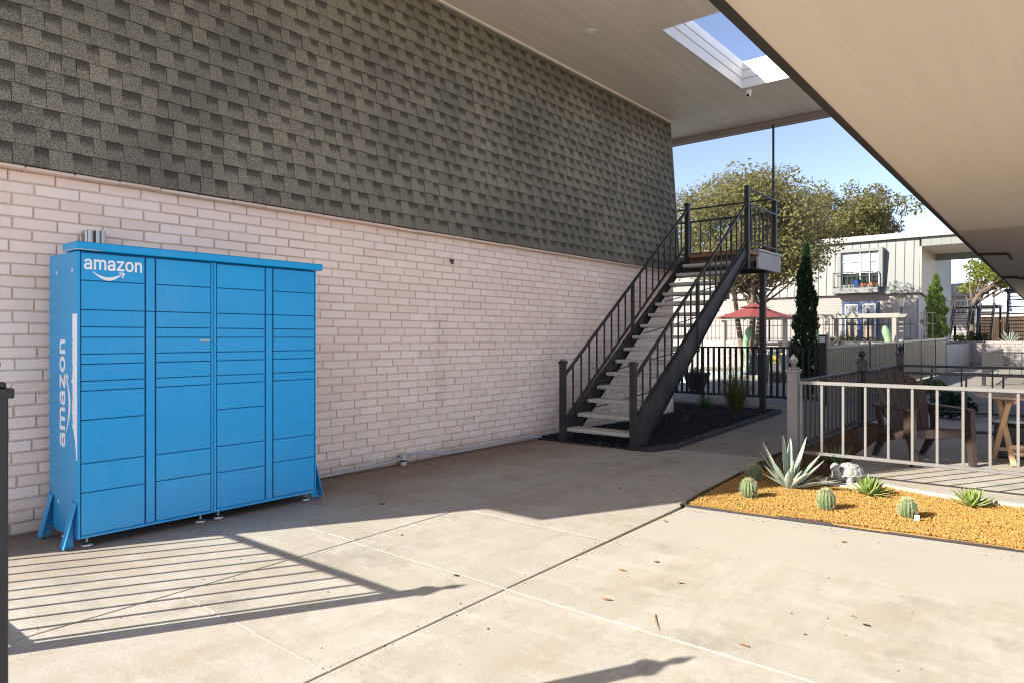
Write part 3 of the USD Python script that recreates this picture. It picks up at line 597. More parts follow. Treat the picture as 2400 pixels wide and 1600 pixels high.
# ---------------------------------------------------------------- railings
def ball_post(b, x, y, z0, z1, w, cap=.014, r=.043):
    post(b, x, y, z0, z1, w, cap)
    r = r if w > .09 else .030; b.lathe([(.03, 0), (.018, .02), (.016, .03)], (x, y, z1 + .016), 12); a = np.linspace(-1.2, 1.57, 9)
    b.lathe(np.c_[r * np.cos(a), z1 + .046 + r * .85 + r * np.sin(a)], (x, y, 0), 16)
    b.lathe([(.008, 0), (.010, .012), (0, .022)], (x, y, z1 + .044 + 1.85 * r), 8)
def railing(name, label, p0, p1, mats, posts=(), zb=.29, zt=.965, sp=.19, pw=.026, group=None, first=None, cat='railing', w=.098):
    pw = .020 if pw == .026 else pw
    R_ = thing(name, label, cat, group); p0, p1 = np.array(p0, float), np.array(p1, float); L = np.linalg.norm(p1 - p0); d = (p1 - p0) / L
    for nm, z, t in (('top_rail', zt, .034), ('bottom_rail', zb, .03)):
        b = MB(); b.beam([*p0, z], [*p1, z], .04, t, ch=.004); b.build(nm, mats, R_)
    for s in np.arange(first if first is not None else sp, L - .03, sp):
        x, y = p0 + d * s; b = MB(); n = np.array([-d[1], d[0], 0])
        b.obb([x, y, (zb + zt) / 2], [[*d, 0], n, [0, 0, 1]], [pw / 2, pw / 2, (zt - zb) / 2 - .014]); b.build('picket', mats, R_)
    for (x, y, *z) in posts:
        b = MB(); ball_post(b, x, y, 0, z[0] if z else 1.10, w, .012 if w < .09 else .014); b.build('post', mats, R_, smooth=35)
    return R_
railing('patio_railing', 'sunlit grey metal railing with ball topped corner post in front of the patio', (-2.12, 7.0), (1.6, 7.0), M['galv'], [(-2.17, 7.0, 1.095)], first=.023)
railing('patio_railing', 'black side railing with ball topped posts running back from the grey corner post', (-2.17, 7.05), (-2.17, 12.18), M['black'], [(-2.17, 9.77, 1.105), (-2.17, 12.23, 1.15)], sp=.165)
railing('patio_railing', 'black cross railing directly behind the brown garden chair', (-2.12, 9.77), (1.6, 9.77), M['black'], sp=.36)
railing('patio_railing', 'black cross railing at the back of the second patio', (-2.12, 12.23), (1.6, 12.23), M['black'], sp=.38)
railing('patio_railing', 'distant black side railing with tall post past the second patio', (-2.18, 24.6), (-2.3, 33), M['black'], [(-2.18, 24.6, 1.2)], sp=.25)
railing('patio_railing', 'distant black cross railing in front of the white retaining wall', (-2.12, 24.6), (1.0, 24.6), M['black'], sp=.28)
GT = railing('walkway_railing', 'black railing with ball topped posts at the left edge by the locker', (-9.5, .61), (-3.94, .61), M['black'], [(-3.89, .61, 1.255), (-2.505, .60, 1.25)], w=.08, zb=.25, zt=1.16, sp=.181, first=.085)

# ---------------------------------------------------------------- gravel beds
def stones(b, pts, r, z):
    """One eight sided pebble at each point, no two alike."""
    n = len(pts); T = np.array([[1, 0, 0], [0, 1, 0], [-1, 0, 0], [0, -1, 0], [0, 0, 1], [0, 0, -1]], float)
    sc = r * rng.uniform(.55, 1.3, (n, 1, 3)) * rng.uniform(.7, 1.15, (n, 1, 1)); v = T[None] * sc + rng.normal(0, .16 * r, (n, 6, 3))
    q, _ = np.linalg.qr(rng.normal(size=(n, 3, 3))); v = np.einsum('nij,nkj->nki', q, v)
    v += np.c_[pts, z][:, None]; F8 = np.array([[0, 1, 4], [1, 2, 4], [2, 3, 4], [3, 0, 4], [1, 0, 5], [2, 1, 5], [3, 2, 5], [0, 3, 5]])
    f = (F8[None] + 6 * np.arange(n)[:, None, None]).reshape(-1, 3); b.raw(v.reshape(-1, 3), f)
def inside(poly, n):
    from shapely import contains_xy
    x0, y0, x1, y1 = poly.bounds; p = rng.uniform((x0, y0), (x1, y1), (int(n * (x1 - x0) * (y1 - y0)), 2))
    return p[contains_xy(poly, p[:, 0], p[:, 1])]
hgt = lambda p: .012 + .022 * meshkit.fbm(np.c_[np.asarray(p) * 2.2, np.zeros(len(p))], 3, 4)
def bed_thing(name, label, poly, ms_, mg, dens, r, fine):
    B_ = thing(name, label, kind='stuff')
    b = MB(); b.prism(poly, -.05, .012); b.build('soil', ms_, B_)
    b = MB(); p = inside(poly.buffer(-.015), dens); stones(b, p, r * rng.uniform(.7, 1.35, (len(p), 1, 1)), hgt(p) + .004); b.build('pebbles', mg, B_, kind='stuff')
    return B_
OB = Polygon([(-2.53, 5.375), (1.5, bed(1.5) + .01), (1.5, 6.96), (-.86, 6.965), (-1.50, 7.15), (-1.72, 7.38), (-2.70, 7.16)])
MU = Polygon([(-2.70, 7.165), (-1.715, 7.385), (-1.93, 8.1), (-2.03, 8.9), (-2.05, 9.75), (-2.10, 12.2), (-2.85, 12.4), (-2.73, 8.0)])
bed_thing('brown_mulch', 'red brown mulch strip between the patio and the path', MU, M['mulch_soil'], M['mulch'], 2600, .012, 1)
bed_thing('orange_gravel', 'bright orange gravel filling the cactus bed', OB, M['orange_soil'], M['orange_gravel'], 8200, .0066, 1)
BB = Polygon([(-5.82, 7.66), (-4.16, 7.68), (-3.98, 8.14), (-4.40, 13.45), (-12, 13.45), (-12, 12.0), (-5.82, 11.9)])
bed_thing('black_gravel', 'black gravel bed under the metal staircase', BB, M['black_soil'], M['black_gravel'], 1500, .014, 1)
def strip(name, label, pts, z=.035, w=.012, m=M['edging'], jit=.004):
    b = MB()
    for p, q in zip(pts[:-1], pts[1:]):
        p, q = np.array(p), np.array(q); n = max(1, int(np.linalg.norm(q - p) / .35))
        for k in range(n):
            a, e = p + (q - p) * k / n, p + (q - p) * (k + 1) / n; zz_ = z + rng.normal(0, jit)
            b.beam([*a, zz_ / 2 - .02], [*e, zz_ / 2 - .02 + rng.normal(0, jit / 2)], w, zz_ + .04)
    b.build(name, m, label=label, cat='edging')
strip('bed_edging', 'black edging along the sunny front of the orange gravel bed', [(-2.53, 5.362), (1.5, bed(1.5) - .0)], .014, .010)
strip('bed_edging', 'black edging between the concrete path and the orange gravel', [(-2.54, 5.37), (-2.735, 8.0), (-2.86, 12.4)], .042, .012)
strip('bed_edging', 'black edging round the black gravel beside the path', [(-4.30, 7.66), (-4.14, 7.665), (-3.965, 8.135), (-4.40, 13.4)], .055, .02)
strip('bed_edging', 'black edging crossing the black gravel behind the stairs', [(-6.6, 12.0), (-4.30, 12.28)], .06, .03)
strip('bed_edging', 'pale kerb between black gravel and pool fence', [(-12, 13.6), (-4.45, 13.9)], .05, .12, M['concrete'])

# ---------------------------------------------------------------- plants in the beds
def blade(b, base, az, L, w, lift, curve, thick=.2, n=9, cup=.35, twist=0.0, tip=1.6):
    """A pointed fleshy leaf: channelled cross section, leaving BASE at azimuth az and elevation lift, bending by curve."""
    t = np.linspace(0, 1, n); e = lift + curve * t; ds = L / (n - 1)
    r = np.concatenate([[0], np.cumsum(np.cos(e[:-1]) * ds)]); z = np.concatenate([[0], np.cumsum(np.sin(e[:-1]) * ds)])
    d = np.array([math.cos(az), math.sin(az), 0]); sd = np.array([-d[1], d[0], 0]); c = np.asarray(base) + r[:, None] * d + z[:, None] * [0, 0, 1]
    up = -np.sin(e)[:, None] * d + np.cos(e)[:, None] * np.array([0, 0, 1.0])
    ww = w * (.62 + .75 * t) * (1 - t ** tip) ** .9 + .0008; v, u = [], []
    for k in range(n):
        for a, h_ in ((-1, cup), (-.5, .08), (0, 0), (.5, .08), (1, cup)): v.append(c[k] + sd * a * ww[k] / 2 + up[k] * h_ * ww[k] / 2); u.append((a, t[k]))
        for a in (.5, -.5): v.append(c[k] + sd * a * ww[k] / 2 - up[k] * thick * ww[k] * (1 - .6 * t[k])); u.append((a, t[k]))
    f = [[k * 7 + i, k * 7 + (i + 1) % 7, k * 7 + 7 + (i + 1) % 7, k * 7 + 7 + i] for k in range(n - 1) for i in range(7)]
    b.raw(v, [q[::-1] for q in f], u)
def agave(label, loc, mat, spec, seed, group=None):
    A_ = thing('agave', label, 'agave', group, loc=loc)
    for s in [(q[0], q[1], q[2] * (1.4 if spec is big else 1), *q[3:]) for q in spec]:
        b = MB(); blade(b, (.012 * math.cos(s[0]), .012 * math.sin(s[0]), .01), *s); b.build('leaf', mat, A_, smooth=True, uv=True)
    return A_
cr = np.array([RT[0], RT[1]]); az0 = math.atan2(RT[1], RT[0])          # azimuth of the camera's right
D = lambda deg: az0 + math.radians(deg)
big = [(D(172), .50, .062, 1.05, .10), (D(160), .46, .06, 1.0, .12), (D(150), .42, .065, .86, .15), (D(110), .48, .066, 1.42, .05), (D(60), .46, .068, 1.32, .03), (D(20), .50, .066, 1.12, .10),
       (D(5), .44, .072, .74, .12), (D(-8), .40, .075, .62, .2), (D(-25), .42, .06, .30, -.12), (D(-12), .46, .055, .16, .02), (D(8), .36, .05, .28, .1), (D(185), .28, .05, .55, -.1), (D(200), .34, .05, .62, .2), (D(-110), .26, .075, .75, .2), (D(-70), .30, .075, .62, .1), (D(-150), .34, .07, .85, .15), (D(-50), .22, .07, .9, .2), (D(80), .36, .06, 1.1, .1), (D(135), .30, .06, .6, .2), (D(40), .30, .06, .7, .2), (D(-90), .30, .05, 1.15, .1), (D(0), .30, .05, 1.3, .05)]
agave('large blue grey agave with wide pale edged leaves in orange gravel', (-2.06, 6.50, .02), M['agave'], big, 1)
def rosette(n, L, w, seed):
    r = np.random.default_rng(seed); out = []
    for k in range(n):
        q = k / n; out.append((k * 2.39996 + r.normal(0, .12), L * (1.0 - .15 * q + r.normal(0, .06)), w * (1 + r.normal(0, .08)), .12 + 1.22 * q + r.normal(0, .05), .32 + r.normal(0, .06)))
    return out
agave('yellow striped agave beside the stone turtle', (-1.42, 6.66, .02), M['agave_striped'], rosette(36, .19, .042, 2), 2)
agave('yellow striped agave farther right near the patio edge', (-.676, 6.735, .02), M['agave_striped'], rosette(33, .175, .040, 3), 3)
agave('dark green agave half hidden behind the large blue grey agave', (-2.21, 7.02, .02), M['agave_dark'], rosette(20, .24, .046, 5), 4)
agave('low dark agave in the shade inside the railing corner', (-2.05, 8.05, .02), M['agave_dark'], rosette(14, .26, .05, 6), 5)
def cactus(label, loc, r, hh, seed, ribs=15, tag_=None):
    C_ = thing('barrel_cactus', label, 'cactus', loc=loc); rr = np.random.default_rng(seed)
    nt, nz = ribs * 6, 20; ph = np.linspace(-1.25, 1.50, nz); v = []
    for p in ph:
        for k in range(nt):
            a = 2 * np.pi * k / nt; g_ = .5 + .5 * np.cos(a * ribs); q = r * np.cos(p) ** .85 * (.84 + .16 * g_ ** .8); v.append((q * math.cos(a), q * math.sin(a), hh / 2 + hh / 2 * np.sin(p) * 1.02 - .004))
    f = [[i * nt + k, i * nt + (k + 1) % nt, (i + 1) * nt + (k + 1) % nt, (i + 1) * nt + k] for i in range(nz - 1) for k in range(nt)]
    b = MB(); b.raw(v, f); b.build('body', M['cactus'], C_, smooth=60)
    b = MB(); V, Fc, n = [], [], 0
    for k in range(ribs):
        a = 2 * np.pi * k / ribs
        for p in np.linspace(-1.0, 1.45, 15):
            rad = np.array([math.cos(a) * math.cos(p), math.sin(a) * math.cos(p), math.sin(p)]); o = np.array([r * np.cos(p) ** .85 * math.cos(a), r * np.cos(p) ** .85 * math.sin(a), hh / 2 + hh / 2 * np.sin(p)])
            for _ in range(4):
                d = rad + .9 * rr.standard_normal(3); d /= np.linalg.norm(d); s = np.cross(d, rr.standard_normal(3)); s /= np.linalg.norm(s)
                V += [o - s * .0011, o + s * .0011, o + d * r * rr.uniform(.22, .4)]; Fc.append((n, n + 1, n + 2)); n += 3
    b.raw(V, Fc); b.build('spines', M['spine'], C_, kind='stuff'); return C_
cactus('barrel cactus in the shade beside the path edging', (-2.42, 6.62, .015), .078, .165, 11)
cactus('sunlit barrel cactus nearest the corner of the gravel bed', (-2.21, 5.92, .015), .070, .165, 12)
cactus('sunlit barrel cactus in the middle front of the gravel bed', (-1.575, 5.90, .015), .070, .17, 13)
cactus('barrel cactus behind the small white plant tag', (-1.02, 6.03, .015), .068, .155, 14)
pt = thing('plant_tag', 'small white plastic plant tag stuck in the orange gravel', 'plant tag', loc=(-.945, 5.945, .01), rz=18)
b = MB(); b.obb([0, 0, .033], [[1, 0, 0], [0, .97, .24], [0, -.24, .97]], [.017, .0012, .030]); b.build('face', M['tag_white'], pt)
def tuft(name, label, loc, n, L, spread, w, mat, seed, cat='grass'):
    r = np.random.default_rng(seed); T_ = thing(name, label, cat, loc=loc); b = MB()
    for k in range(n):
        az, l0 = r.uniform(0, 6.283), L * r.uniform(.55, 1.1); lift = 1.5 - abs(r.normal(0, spread)); t = np.linspace(0, 1, 6); e = lift - .9 * spread * 2 * t ** 1.5 * r.uniform(.3, 1.3)
        d = np.array([math.cos(az), math.sin(az)]); rad = np.concatenate([[0], np.cumsum(np.cos(e[:-1]) * l0 / 5)]) + r.uniform(0, .05); z = np.concatenate([[0], np.cumsum(np.sin(e[:-1]) * l0 / 5)])
        sd = np.array([-d[1], d[0]]) * w * .5; v = []
        for k2 in range(6):
            q = d * rad[k2]; s_ = sd * (1 - t[k2] ** 2 * .9); v += [[q[0] - s_[0], q[1] - s_[1], z[k2]], [q[0] + s_[0], q[1] + s_[1], z[k2]]]
        b.raw(v, [[2 * i, 2 * i + 1, 2 * i + 3, 2 * i + 2] for i in range(5)])
    b.build('blades', mat, T_, kind='stuff'); return T_
tuft('ornamental_grass', 'tall tawny ornamental grass in black gravel beside the support post', (-4.85, 12.35, 0), 420, .95, .32, .009, M['grass_blade'], 21)
tuft('ornamental_grass', 'short green grass tuft in black gravel behind the stairs', (-5.40, 12.3, 0), 190, .42, .42, .010, M['green_blade'], 22)
tuft('ornamental_grass', 'thin seedling tuft alone in the black gravel', (-5.03, 10.65, 0), 22, .2, .35, .006, M['grass_blade'], 23)

# ---------------------------------------------------------------- stone turtle
FS = MB()
for k, (x, y, w, l_, rz_, z) in enumerate(((-1.69, 7.06, .27, .21, .3, -.005), (-1.52, 6.93, .12, .10, .9, .015))):
    a = np.linspace(0, 6.283, 10)[:-1]; p = np.c_[w * np.cos(a) * (1 + .1 * np.sin(3 * a)), l_ * np.sin(a) * (1 + .1 * np.cos(2 * a + k))]
    c, s = math.cos(rz_), math.sin(rz_); p = p @ np.array([[c, s], [-s, c]]) + [x, y]; b = MB(); b.prism(p, 0, .045 + z); o = b.build('flagstone', M['flag'], label=('flat pale flagstone under the stone turtle', 'small flat flagstone beside the striped agave')[k], cat='flagstone')
TU = thing('turtle_statue', 'pale cast stone turtle with raised head by the patio corner', 'statue', loc=(-1.69, 7.08, .042), rz=math.degrees(az0) + 22)
def blob(c, rad, rot=None, sub=3, nz=.0, seed=0, fn=None):
    m = trimesh.creation.icosphere(sub); v = m.vertices * rad
    if nz: v = v * (1 + nz * (meshkit.fbm(m.vertices * 2.5 + seed, 3) - .5)[:, None])
    if fn is not None: v = fn(v)
    if rot is not None: v = v @ np.asarray(rot).T
    return v + c, m.faces
b = MB(); v, f = blob((.01, 0, .085), (.135, .112, .098), sub=4, fn=lambda v: np.c_[v[:, :2], np.where(v[:, 2] < 0, v[:, 2] * .35, v[:, 2])])
n_ = np.array([[math.cos(a) * rr_, math.sin(a) * rr_] for rr_, cnt in ((0, 1), (.07, 6), (.125, 12)) for a in np.arange(cnt) * 2 * np.pi / cnt + .3])
dd = np.sort(np.linalg.norm(v[:, None, :2] - [.01, 0] - n_[None], axis=2), axis=1); gr = np.clip((dd[:, 1] - dd[:, 0]) / .018, 0, 1)
up_ = v[:, 2] > .085; nr_ = (v - [.01, 0, .06]) / np.linalg.norm(v - [.01, 0, .06], axis=1)[:, None]; v[up_] -= .011 * (1 - gr[up_])[:, None] * nr_[up_]; b.raw(v, f); b.build('shell', M['stone'], TU, smooth=True)
b = MB(); a = np.linspace(0, 6.283, 33)[:-1]; pts = np.c_[.01 + .142 * np.cos(a), .119 * np.sin(a), .070 + .008 * np.sin(a * 12)]; b.tube(np.vstack([pts, pts[:1]]), .012, 8, False); b.build('shell_rim', M['stone'], TU, smooth=60)
b = MB(); b.raw(*blob((.01, 0, .045), (.125, .10, .040))); b.build('belly', M['stone'], TU, smooth=True)
b = MB(); b.tube(spl([[-.10, 0, .06], [-.145, 0, .075], [-.165, -.004, .11], [-.172, -.006, .135]], 12), np.linspace(.044, .034, 12), 12); b.raw(*blob((-.178, -.008, .148), (.042, .038, .042), nz=.2)); b.raw(*blob((-.205, -.014, .138), (.026, .027, .022))); b.build('head', M['stone'], TU, smooth=50)
for x, y, s in ((-.095, -.085, -1), (-.095, .085, 1), (.10, -.08, -1), (.10, .08, 1)):
    b = MB(); b.raw(*blob((x, y + s * .012, .035), (.040, .034, .034))); b.raw(*blob((x + .014 * np.sign(x), y + s * .035, .012), (.042, .032, .018))); b.build('leg', M['stone'], TU, smooth=True)
b = MB(); b.tube([[.14, 0, .055], [.17, 0, .045], [.19, 0, .04]], [.016, .010, .003], 8); b.build('tail', M['stone'], TU, smooth=50)

# ---------------------------------------------------------------- patio, chair, table
PT = thing('patio', 'raised pale concrete patio slab behind the grey railing', kind='structure')
def pslab(pts): slab(pts, M['patio_concrete'], 'slab', .05, PT, .004, .1)
pslab([(-1.50, 7.16), (-.86, 6.97), (2.2, 6.95), (2.2, 9.75), (-2.05, 9.75), (-2.03, 8.9), (-1.93, 8.1)])
pslab([(-2.06, 9.76), (2.2, 9.76), (2.2, 12.2), (-2.10, 12.2)])
CHR = thing('garden_chair', 'brown slatted garden chair with fan shaped back on the patio', 'chair', loc=(-1.44, 8.82, .05), rz=-137)
# local frame: the chair looks along +y, x to its right
def quadtube(b, pts, w, t, axis=(1, 0, 0)):
    for p, q in zip(pts[:-1], pts[1:]): b.beam(p, q, w, t, up=np.cross(np.asarray(q, float) - p, axis), ch=.004)
b_lean = lambda z: -.06 - .42 * (z - .27)
for k in range(6):
    x0 = -.27 + .09 * k; b = MB(); xs = np.linspace(x0 + .004, x0 + .086, 5)
    tp = [.27 + .70 * (1 - ((x) / .40) ** 2 * .60) for x in xs]
    kz = lambda x: x * (.80 + .0)
    prof = [(kz(xs[0]) , .26), (kz(xs[-1]), .26)] + [(x * 1.12, t) for x, t in zip(xs[::-1], tp[::-1])]
    poly = Polygon(prof); m = trimesh.creation.extrude_polygon(poly, .018, engine='earcut'); m = m.subdivide().subdivide() if len(m.vertices) < 60 else m
    v = m.vertices; dep = v[:, 2]; z = v[:, 1]; y = b_lean(z) - dep - .10 * (v[:, 0] / .3) ** 2 * -1.0 * .6
    b.raw(np.c_[v[:, 0], y, z], m.faces[:, ::-1]); b.build('back_slat', M['brown_plastic'], CHR)
b = MB(); b.beam([-.27, b_lean(.52) - .02, .52], [.27, b_lean(.52) - .02, .52], .03, .07, ch=.004); b.beam([-.25, b_lean(.30) - .02, .29], [.25, b_lean(.30) - .02, .29], .03, .07, ch=.004); b.build('back_brace', M['brown_plastic'], CHR)
for k in range(6):
    y = .40 - .085 * k; b = MB(); b.obb([0, y, .375 - .018 * (k) - (.006 if k == 0 else 0)], [[1, 0, 0], [0, .98, .19], [0, -.19, .98]], [.265, .040, .010], .005); b.build('seat_slat', M['brown_plastic'], CHR)
b = MB(); b.obb([0, .445, .335], np.eye(3), [.27, .012, .045], .005); b.build('apron', M['brown_plastic'], CHR)
for s in (-1, 1):
    b = MB(); b.prism([(s * .275, .50), (s * .375, .46), (s * .375, .12), (s * .345, -.22), (s * .285, -.24), (s * .28, .1)], .575, .60); b.build('arm', M['brown_plastic'], CHR)
    b = MB(); b.prism([(.36, .575), (.50, .575), (.50, .44), (.54, .0), (.47, .0), (.435, .22), (.36, .30)], s * .32 - .024, s * .32 + .024, YZ(0)); b.build('front_leg', M['brown_plastic'], CHR)
    b = MB(); b.prism([(.46, .30), (.46, .37), (.05, .30), (-.14, .27), (-.30, .0), (-.23, .0), (-.06, .20)], s * .285 - .014, s * .285 + .014, YZ(0)); b.build('back_leg', M['brown_plastic'], CHR)
    b = MB(); b.prism([(-.20, .575), (-.10, .575), (.0, .30), (-.10, .27)], s * .315 - .01, s * .315 + .01, YZ(0)); b.build('arm_bracket', M['brown_plastic'], CHR)
TBL = thing('folding_table', 'weathered wooden folding table with crossed legs on the patio', 'table', loc=(-.45, 9.20, .05), rz=22)
a = np.linspace(0, 6.283, 25)[:-1]; circ = Polygon(np.c_[.46 * np.cos(a), .46 * np.sin(a)])
for k in range(8):
    q = circ.intersection(sbox(-.5, -.46 + .115 * k + .003, .5, -.46 + .115 * (k + 1) - .003))
    if not q.is_empty: b = MB(); b.prism(q, .715, .735); b.build('top_slat', M['table_top'], TBL)
for s in (-1, 1):
    b = MB(); b.box(s * .20 - .02, s * .20 + .02, -.36, .36, .67, .715, .004); b.build('bearer', M['table_wood'], TBL)
    for q in (-1, 1):
        b = MB(); b.beam([s * .20 + q * .018, -q * .24, 0.01], [s * .20 + q * .018, q * .20, .67], .032, .05, up=(1, 0, 0), ch=.003); b.build('leg', M['table_wood'], TBL)
for y, z in ((-.17, .13), (.17, .13), (-.15, .20)):
    b = MB(); b.box(-.2, .2, y - .012, y + .012, z - .02, z + .02, .003); b.build('stretcher', M['table_wood'], TBL)
bx = thing('black_bin', 'black storage box standing behind the folding table', 'storage box')
b = MB(); b.box(-.75, -.1, 9.5, 9.72, .05, .42, .02); b.build('box', M['bowl'], bx)
b = MB(); b.box(-.77, -.08, 9.49, 9.73, .42, .45, .01); b.build('lid', M['gloss_black'], bx)

# ---------------------------------------------------------------- leaves and specks on the concrete
lf0 = thing('fallen_leaf', 'orange dry leaf just past the pale cross joint, left of the twig', 'leaf', 'dry leaves on the concrete', loc=(-1.949, 3.171, .004), rz=20)
b = MB(); a = np.linspace(0, 1, 7); wv = .011 * np.sin(np.pi * a) ** .7
v = np.vstack([np.c_[a * .05 - .025, wv, .002 + .003 * a ** 2 + .001], np.c_[a * .05 - .025, a * 0, .001 + .002 * a ** 2], np.c_[a * .05 - .025, -wv, .002 + .003 * a + .001]])
b.raw(v, [[k + o, k + 1 + o, k + 8 + o, k + 7 + o] for k in range(6) for o in (0, 7)]); b.build('blade', M['dry_leaf'], lf0, smooth=60)
for k, (x, y, lab) in enumerate(((-1.181, 3.095, 'curled orange leaf beside the pale joint right of the twig'), (-1.248, 5.1, 'dry leaf on the greyer concrete nearest the gravel bed edging'), (-2.438, 4.807, 'dry leaf just right of the dark joint near the bed corner'), (-2.124, 3.63, 'dry leaf between the dark joint and two others up the slab'),
                                   (-2.041, 3.903, 'farther of two pale leaves in the middle of the sunlit slab'), (-.879, 3.766, 'dry leaf by the dark spots at the right of the slab'), (-1.758, 3.651, 'small dry leaf in the middle of the sunlit slab'))):
    copy_of(lf0, (x, y, .004), 67 * k, lab, scale=(.55 + .5 * rng.random()))
gp = [(-5.80 + abs(rng.normal(0, .10)), y) for y in rng.uniform(3.7, 7.5, 170)] + [(xa(y) + rng.normal(0, .05), y) for y in rng.uniform(.8, 7, 60)] + [(xb(y) + rng.normal(0, .05), y) for y in rng.uniform(1.5, 5.2, 60)] + [(x, bed(x) - .02 - abs(rng.normal(0, .12))) for x in rng.uniform(-2.4, .4, 120)] + list(zip(rng.uniform(-5, .3, 90), rng.uniform(1.2, 5, 90)))
gb = MB(); gp = np.array(gp); stones(gb, gp, .0032 * rng.uniform(.5, 1.6, (len(gp), 1, 1)), np.full(len(gp), .001)); gb.build('grit', M['black_gravel'], label='fine grit and loose gravel scattered on the concrete', kind='stuff')
tw = MB(); tw.tube([[-1.66, 3.16, .004], [-1.60, 3.06, .006], [-1.555, 3.0, .005]], [.0025, .002, .001], 5); tw.build('twig', M['dry_leaf'], label='thin brown twig on the sunlit concrete', cat='twig')
for k, (x, y, r) in enumerate(((-4.548, 3.81, .028), (-2.836, 2.94, .018), (-.80, 3.70, .016), (-3.72, 3.3, .014), (-2.2, 2.5, .008), (-3.2, 2.3, .007), (-1.0, 3.4, .008), (-2.9, 5.9, .012), (-3.3, 5.6, .012))):
    b = MB(); a = np.linspace(0, 6.283, 10)[:-1]; b.prism(np.c_[x + r * np.cos(a) * (1 + .3 * np.sin(2 * a + k)), y + r * .7 * np.sin(a)], -.001, .0025); b.build('gum_spot', M['stain_dark'], PAV)

# ---------------------------------------------------------------- pool fence, bollard, corrugated fence
PF = thing('pool_fence', 'black flat picket fence in front of the swimming pool', 'fence')
for nm, z, h_ in (('top_rail', 1.185, .035), ('bottom_rail', .115, .05)):
    b = MB(); b.box(-12, -4.18, 15.23, 15.27, z - h_ / 2, z + h_ / 2, .003); b.build(nm, M['black'], PF)
for x in np.arange(-12, -4.2, .131):
    b = MB(); b.box(x - .027, x + .027, 15.215, 15.229, .12, 1.19); b.build('picket', M['black'], PF)
for x in (-12, -9.4, -6.8):
    b = MB(); b.box(x - .03, x + .03, 15.27, 15.33, 0, 1.2, .004); b.build('post', M['black'], PF)
BO = thing('bollard_post', 'square black post with pale lamp panel at the end of the pool fence', 'bollard')
b = MB(); b.box(-4.20, -4.04, 15.16, 15.34, -.02, 1.46, .005); b.build('post', M['black'], BO)
b = MB(); b.box(-4.175, -4.065, 15.152, 15.158, 1.30, 1.42); b.build('lamp_panel', M['trim'], BO)
TF = thing('corrugated_fence', 'tan corrugated metal fence beside the far path', 'fence')
yy = [15.4, 19.3, 22.6, 23.6, 26.6, 29.6, 32.2]; ft = lambda y: 1.20 + .010 * (y - 15.4)
for i, (a, b_) in enumerate(zip(yy[:-1], yy[1:])):
    n = int((b_ - a - .08) / .0375); t = np.linspace(a + .04, b_ - .04, n); x = -4.12 + .018 * np.tile([1, 1, -1, -1], n)[:n]
    b = MB(); v = np.vstack([np.c_[x, t, np.full(n, .05)], np.c_[x, t, ft(t) - .03]]); b.raw(v, [[k, k + 1, n + k + 1, n + k] for k in range(n - 1)])
    v2 = v - [.002, 0, 0]; b.raw(v2, [[n + k, n + k + 1, k + 1, k] for k in range(n - 1)]); b.build('gate_panel' if i == 2 else 'panel', M['tan_metal'], TF)
    b = MB(); b.beam([-4.12, a + .03, ft(a) - .01], [-4.12, b_ - .03, ft(b_) - .01], .06, .045); b.build('top_rail', M['tan_metal'], TF)
for y in yy[1:]:
    b = MB(); b.box(-4.14, -4.08, y - .03, y + .03, -.02, ft(y) + .04); b.build('post', M['black'], TF)
b = MB(); b.box(-4.07, -4.05, 22.70, 22.76, .85, .95); b.build('latch', M['gloss_black'], TF)

# ---------------------------------------------------------------- pool side things
um = thing('garden_umbrella', 'red two tiered garden umbrella beside the pool', 'umbrella', loc=(-10.18, 27.87, 0))
def canopy(b, r0, r1, z0, z1, n=8, sag=.03):
    a = np.arange(n) * 2 * np.pi / n + .25; 
    for k in range(n):
        p, q = np.array([math.cos(a[k]), math.sin(a[k])]), np.array([math.cos(a[(k + 1) % n]), math.sin(a[(k + 1) % n])]); v = []
        for t in np.linspace(0, 1, 5):
            r, z = r0 + (r1 - r0) * t, z0 + (z1 - z0) * t - sag * math.sin(math.pi * t) * .6
            v += [[*(p * r), z], [*((p + q) / 2 * r * .985), z - sag * t], [*(q * r), z]]
        b.raw(v, [[3 * i + j, 3 * i + 3 + j, 3 * i + 4 + j, 3 * i + 1 + j] for i in range(4) for j in range(2)])
b = MB(); canopy(b, .50, 1.55, 2.56, 2.20); b.build('canopy', M['red_cloth'], um)
b = MB(); canopy(b, .02, .62, 2.78, 2.60, sag=.01); b.build('top_tier', M['red_cloth'], um)
b = MB(); b.tube([[0, 0, 0], [0, 0, 2.85]], .022, 8); b.build('pole', M['black'], um)
b = MB(); b.lathe([(.3, 0), (.3, .06), (.05, .10)], n=16); b.build('base', M['black'], um)
for k in range(8):
    a = k * math.pi / 4 + .25; b = MB(); b.tube([[0, 0, 2.70], [1.5 * math.cos(a), 1.5 * math.sin(a), 2.19]], .008, 5); b.build('rib', M['black'], um)
def pergola(label, x0, x1, y0, y1, zt, base):
    P_ = thing('pergola', label, 'pergola')
    for x in (x0 + .1, x1 - .1):
        for y in (y0 + .1, y1 - .1): b = MB(); b.box(x - .08, x + .08, y - .08, y + .08, base, zt - .17, .01); b.build('post', M['pergola'], P_)
    for y in (y0, y1 - .06): b = MB(); b.box(x0 - .1, x1 + .1, y, y + .08, zt - .18, zt, .006); b.build('beam', M['pergola'], P_)
    for y in np.arange(y0 + .25, y1 - .1, .3): b = MB(); b.box(x0 - .05, x1 + .05, y - .02, y + .02, zt - .14, zt - .02); b.build('rafter', M['pergola'], P_)
pergola('pale pergola in front of the navy french doors', -8.25, -5.55, 30.6, 32.2, 2.36, 0)
pergola('pale pergola behind the red umbrella', -12.9, -9.1, 28.5, 31.2, 2.36, 0)
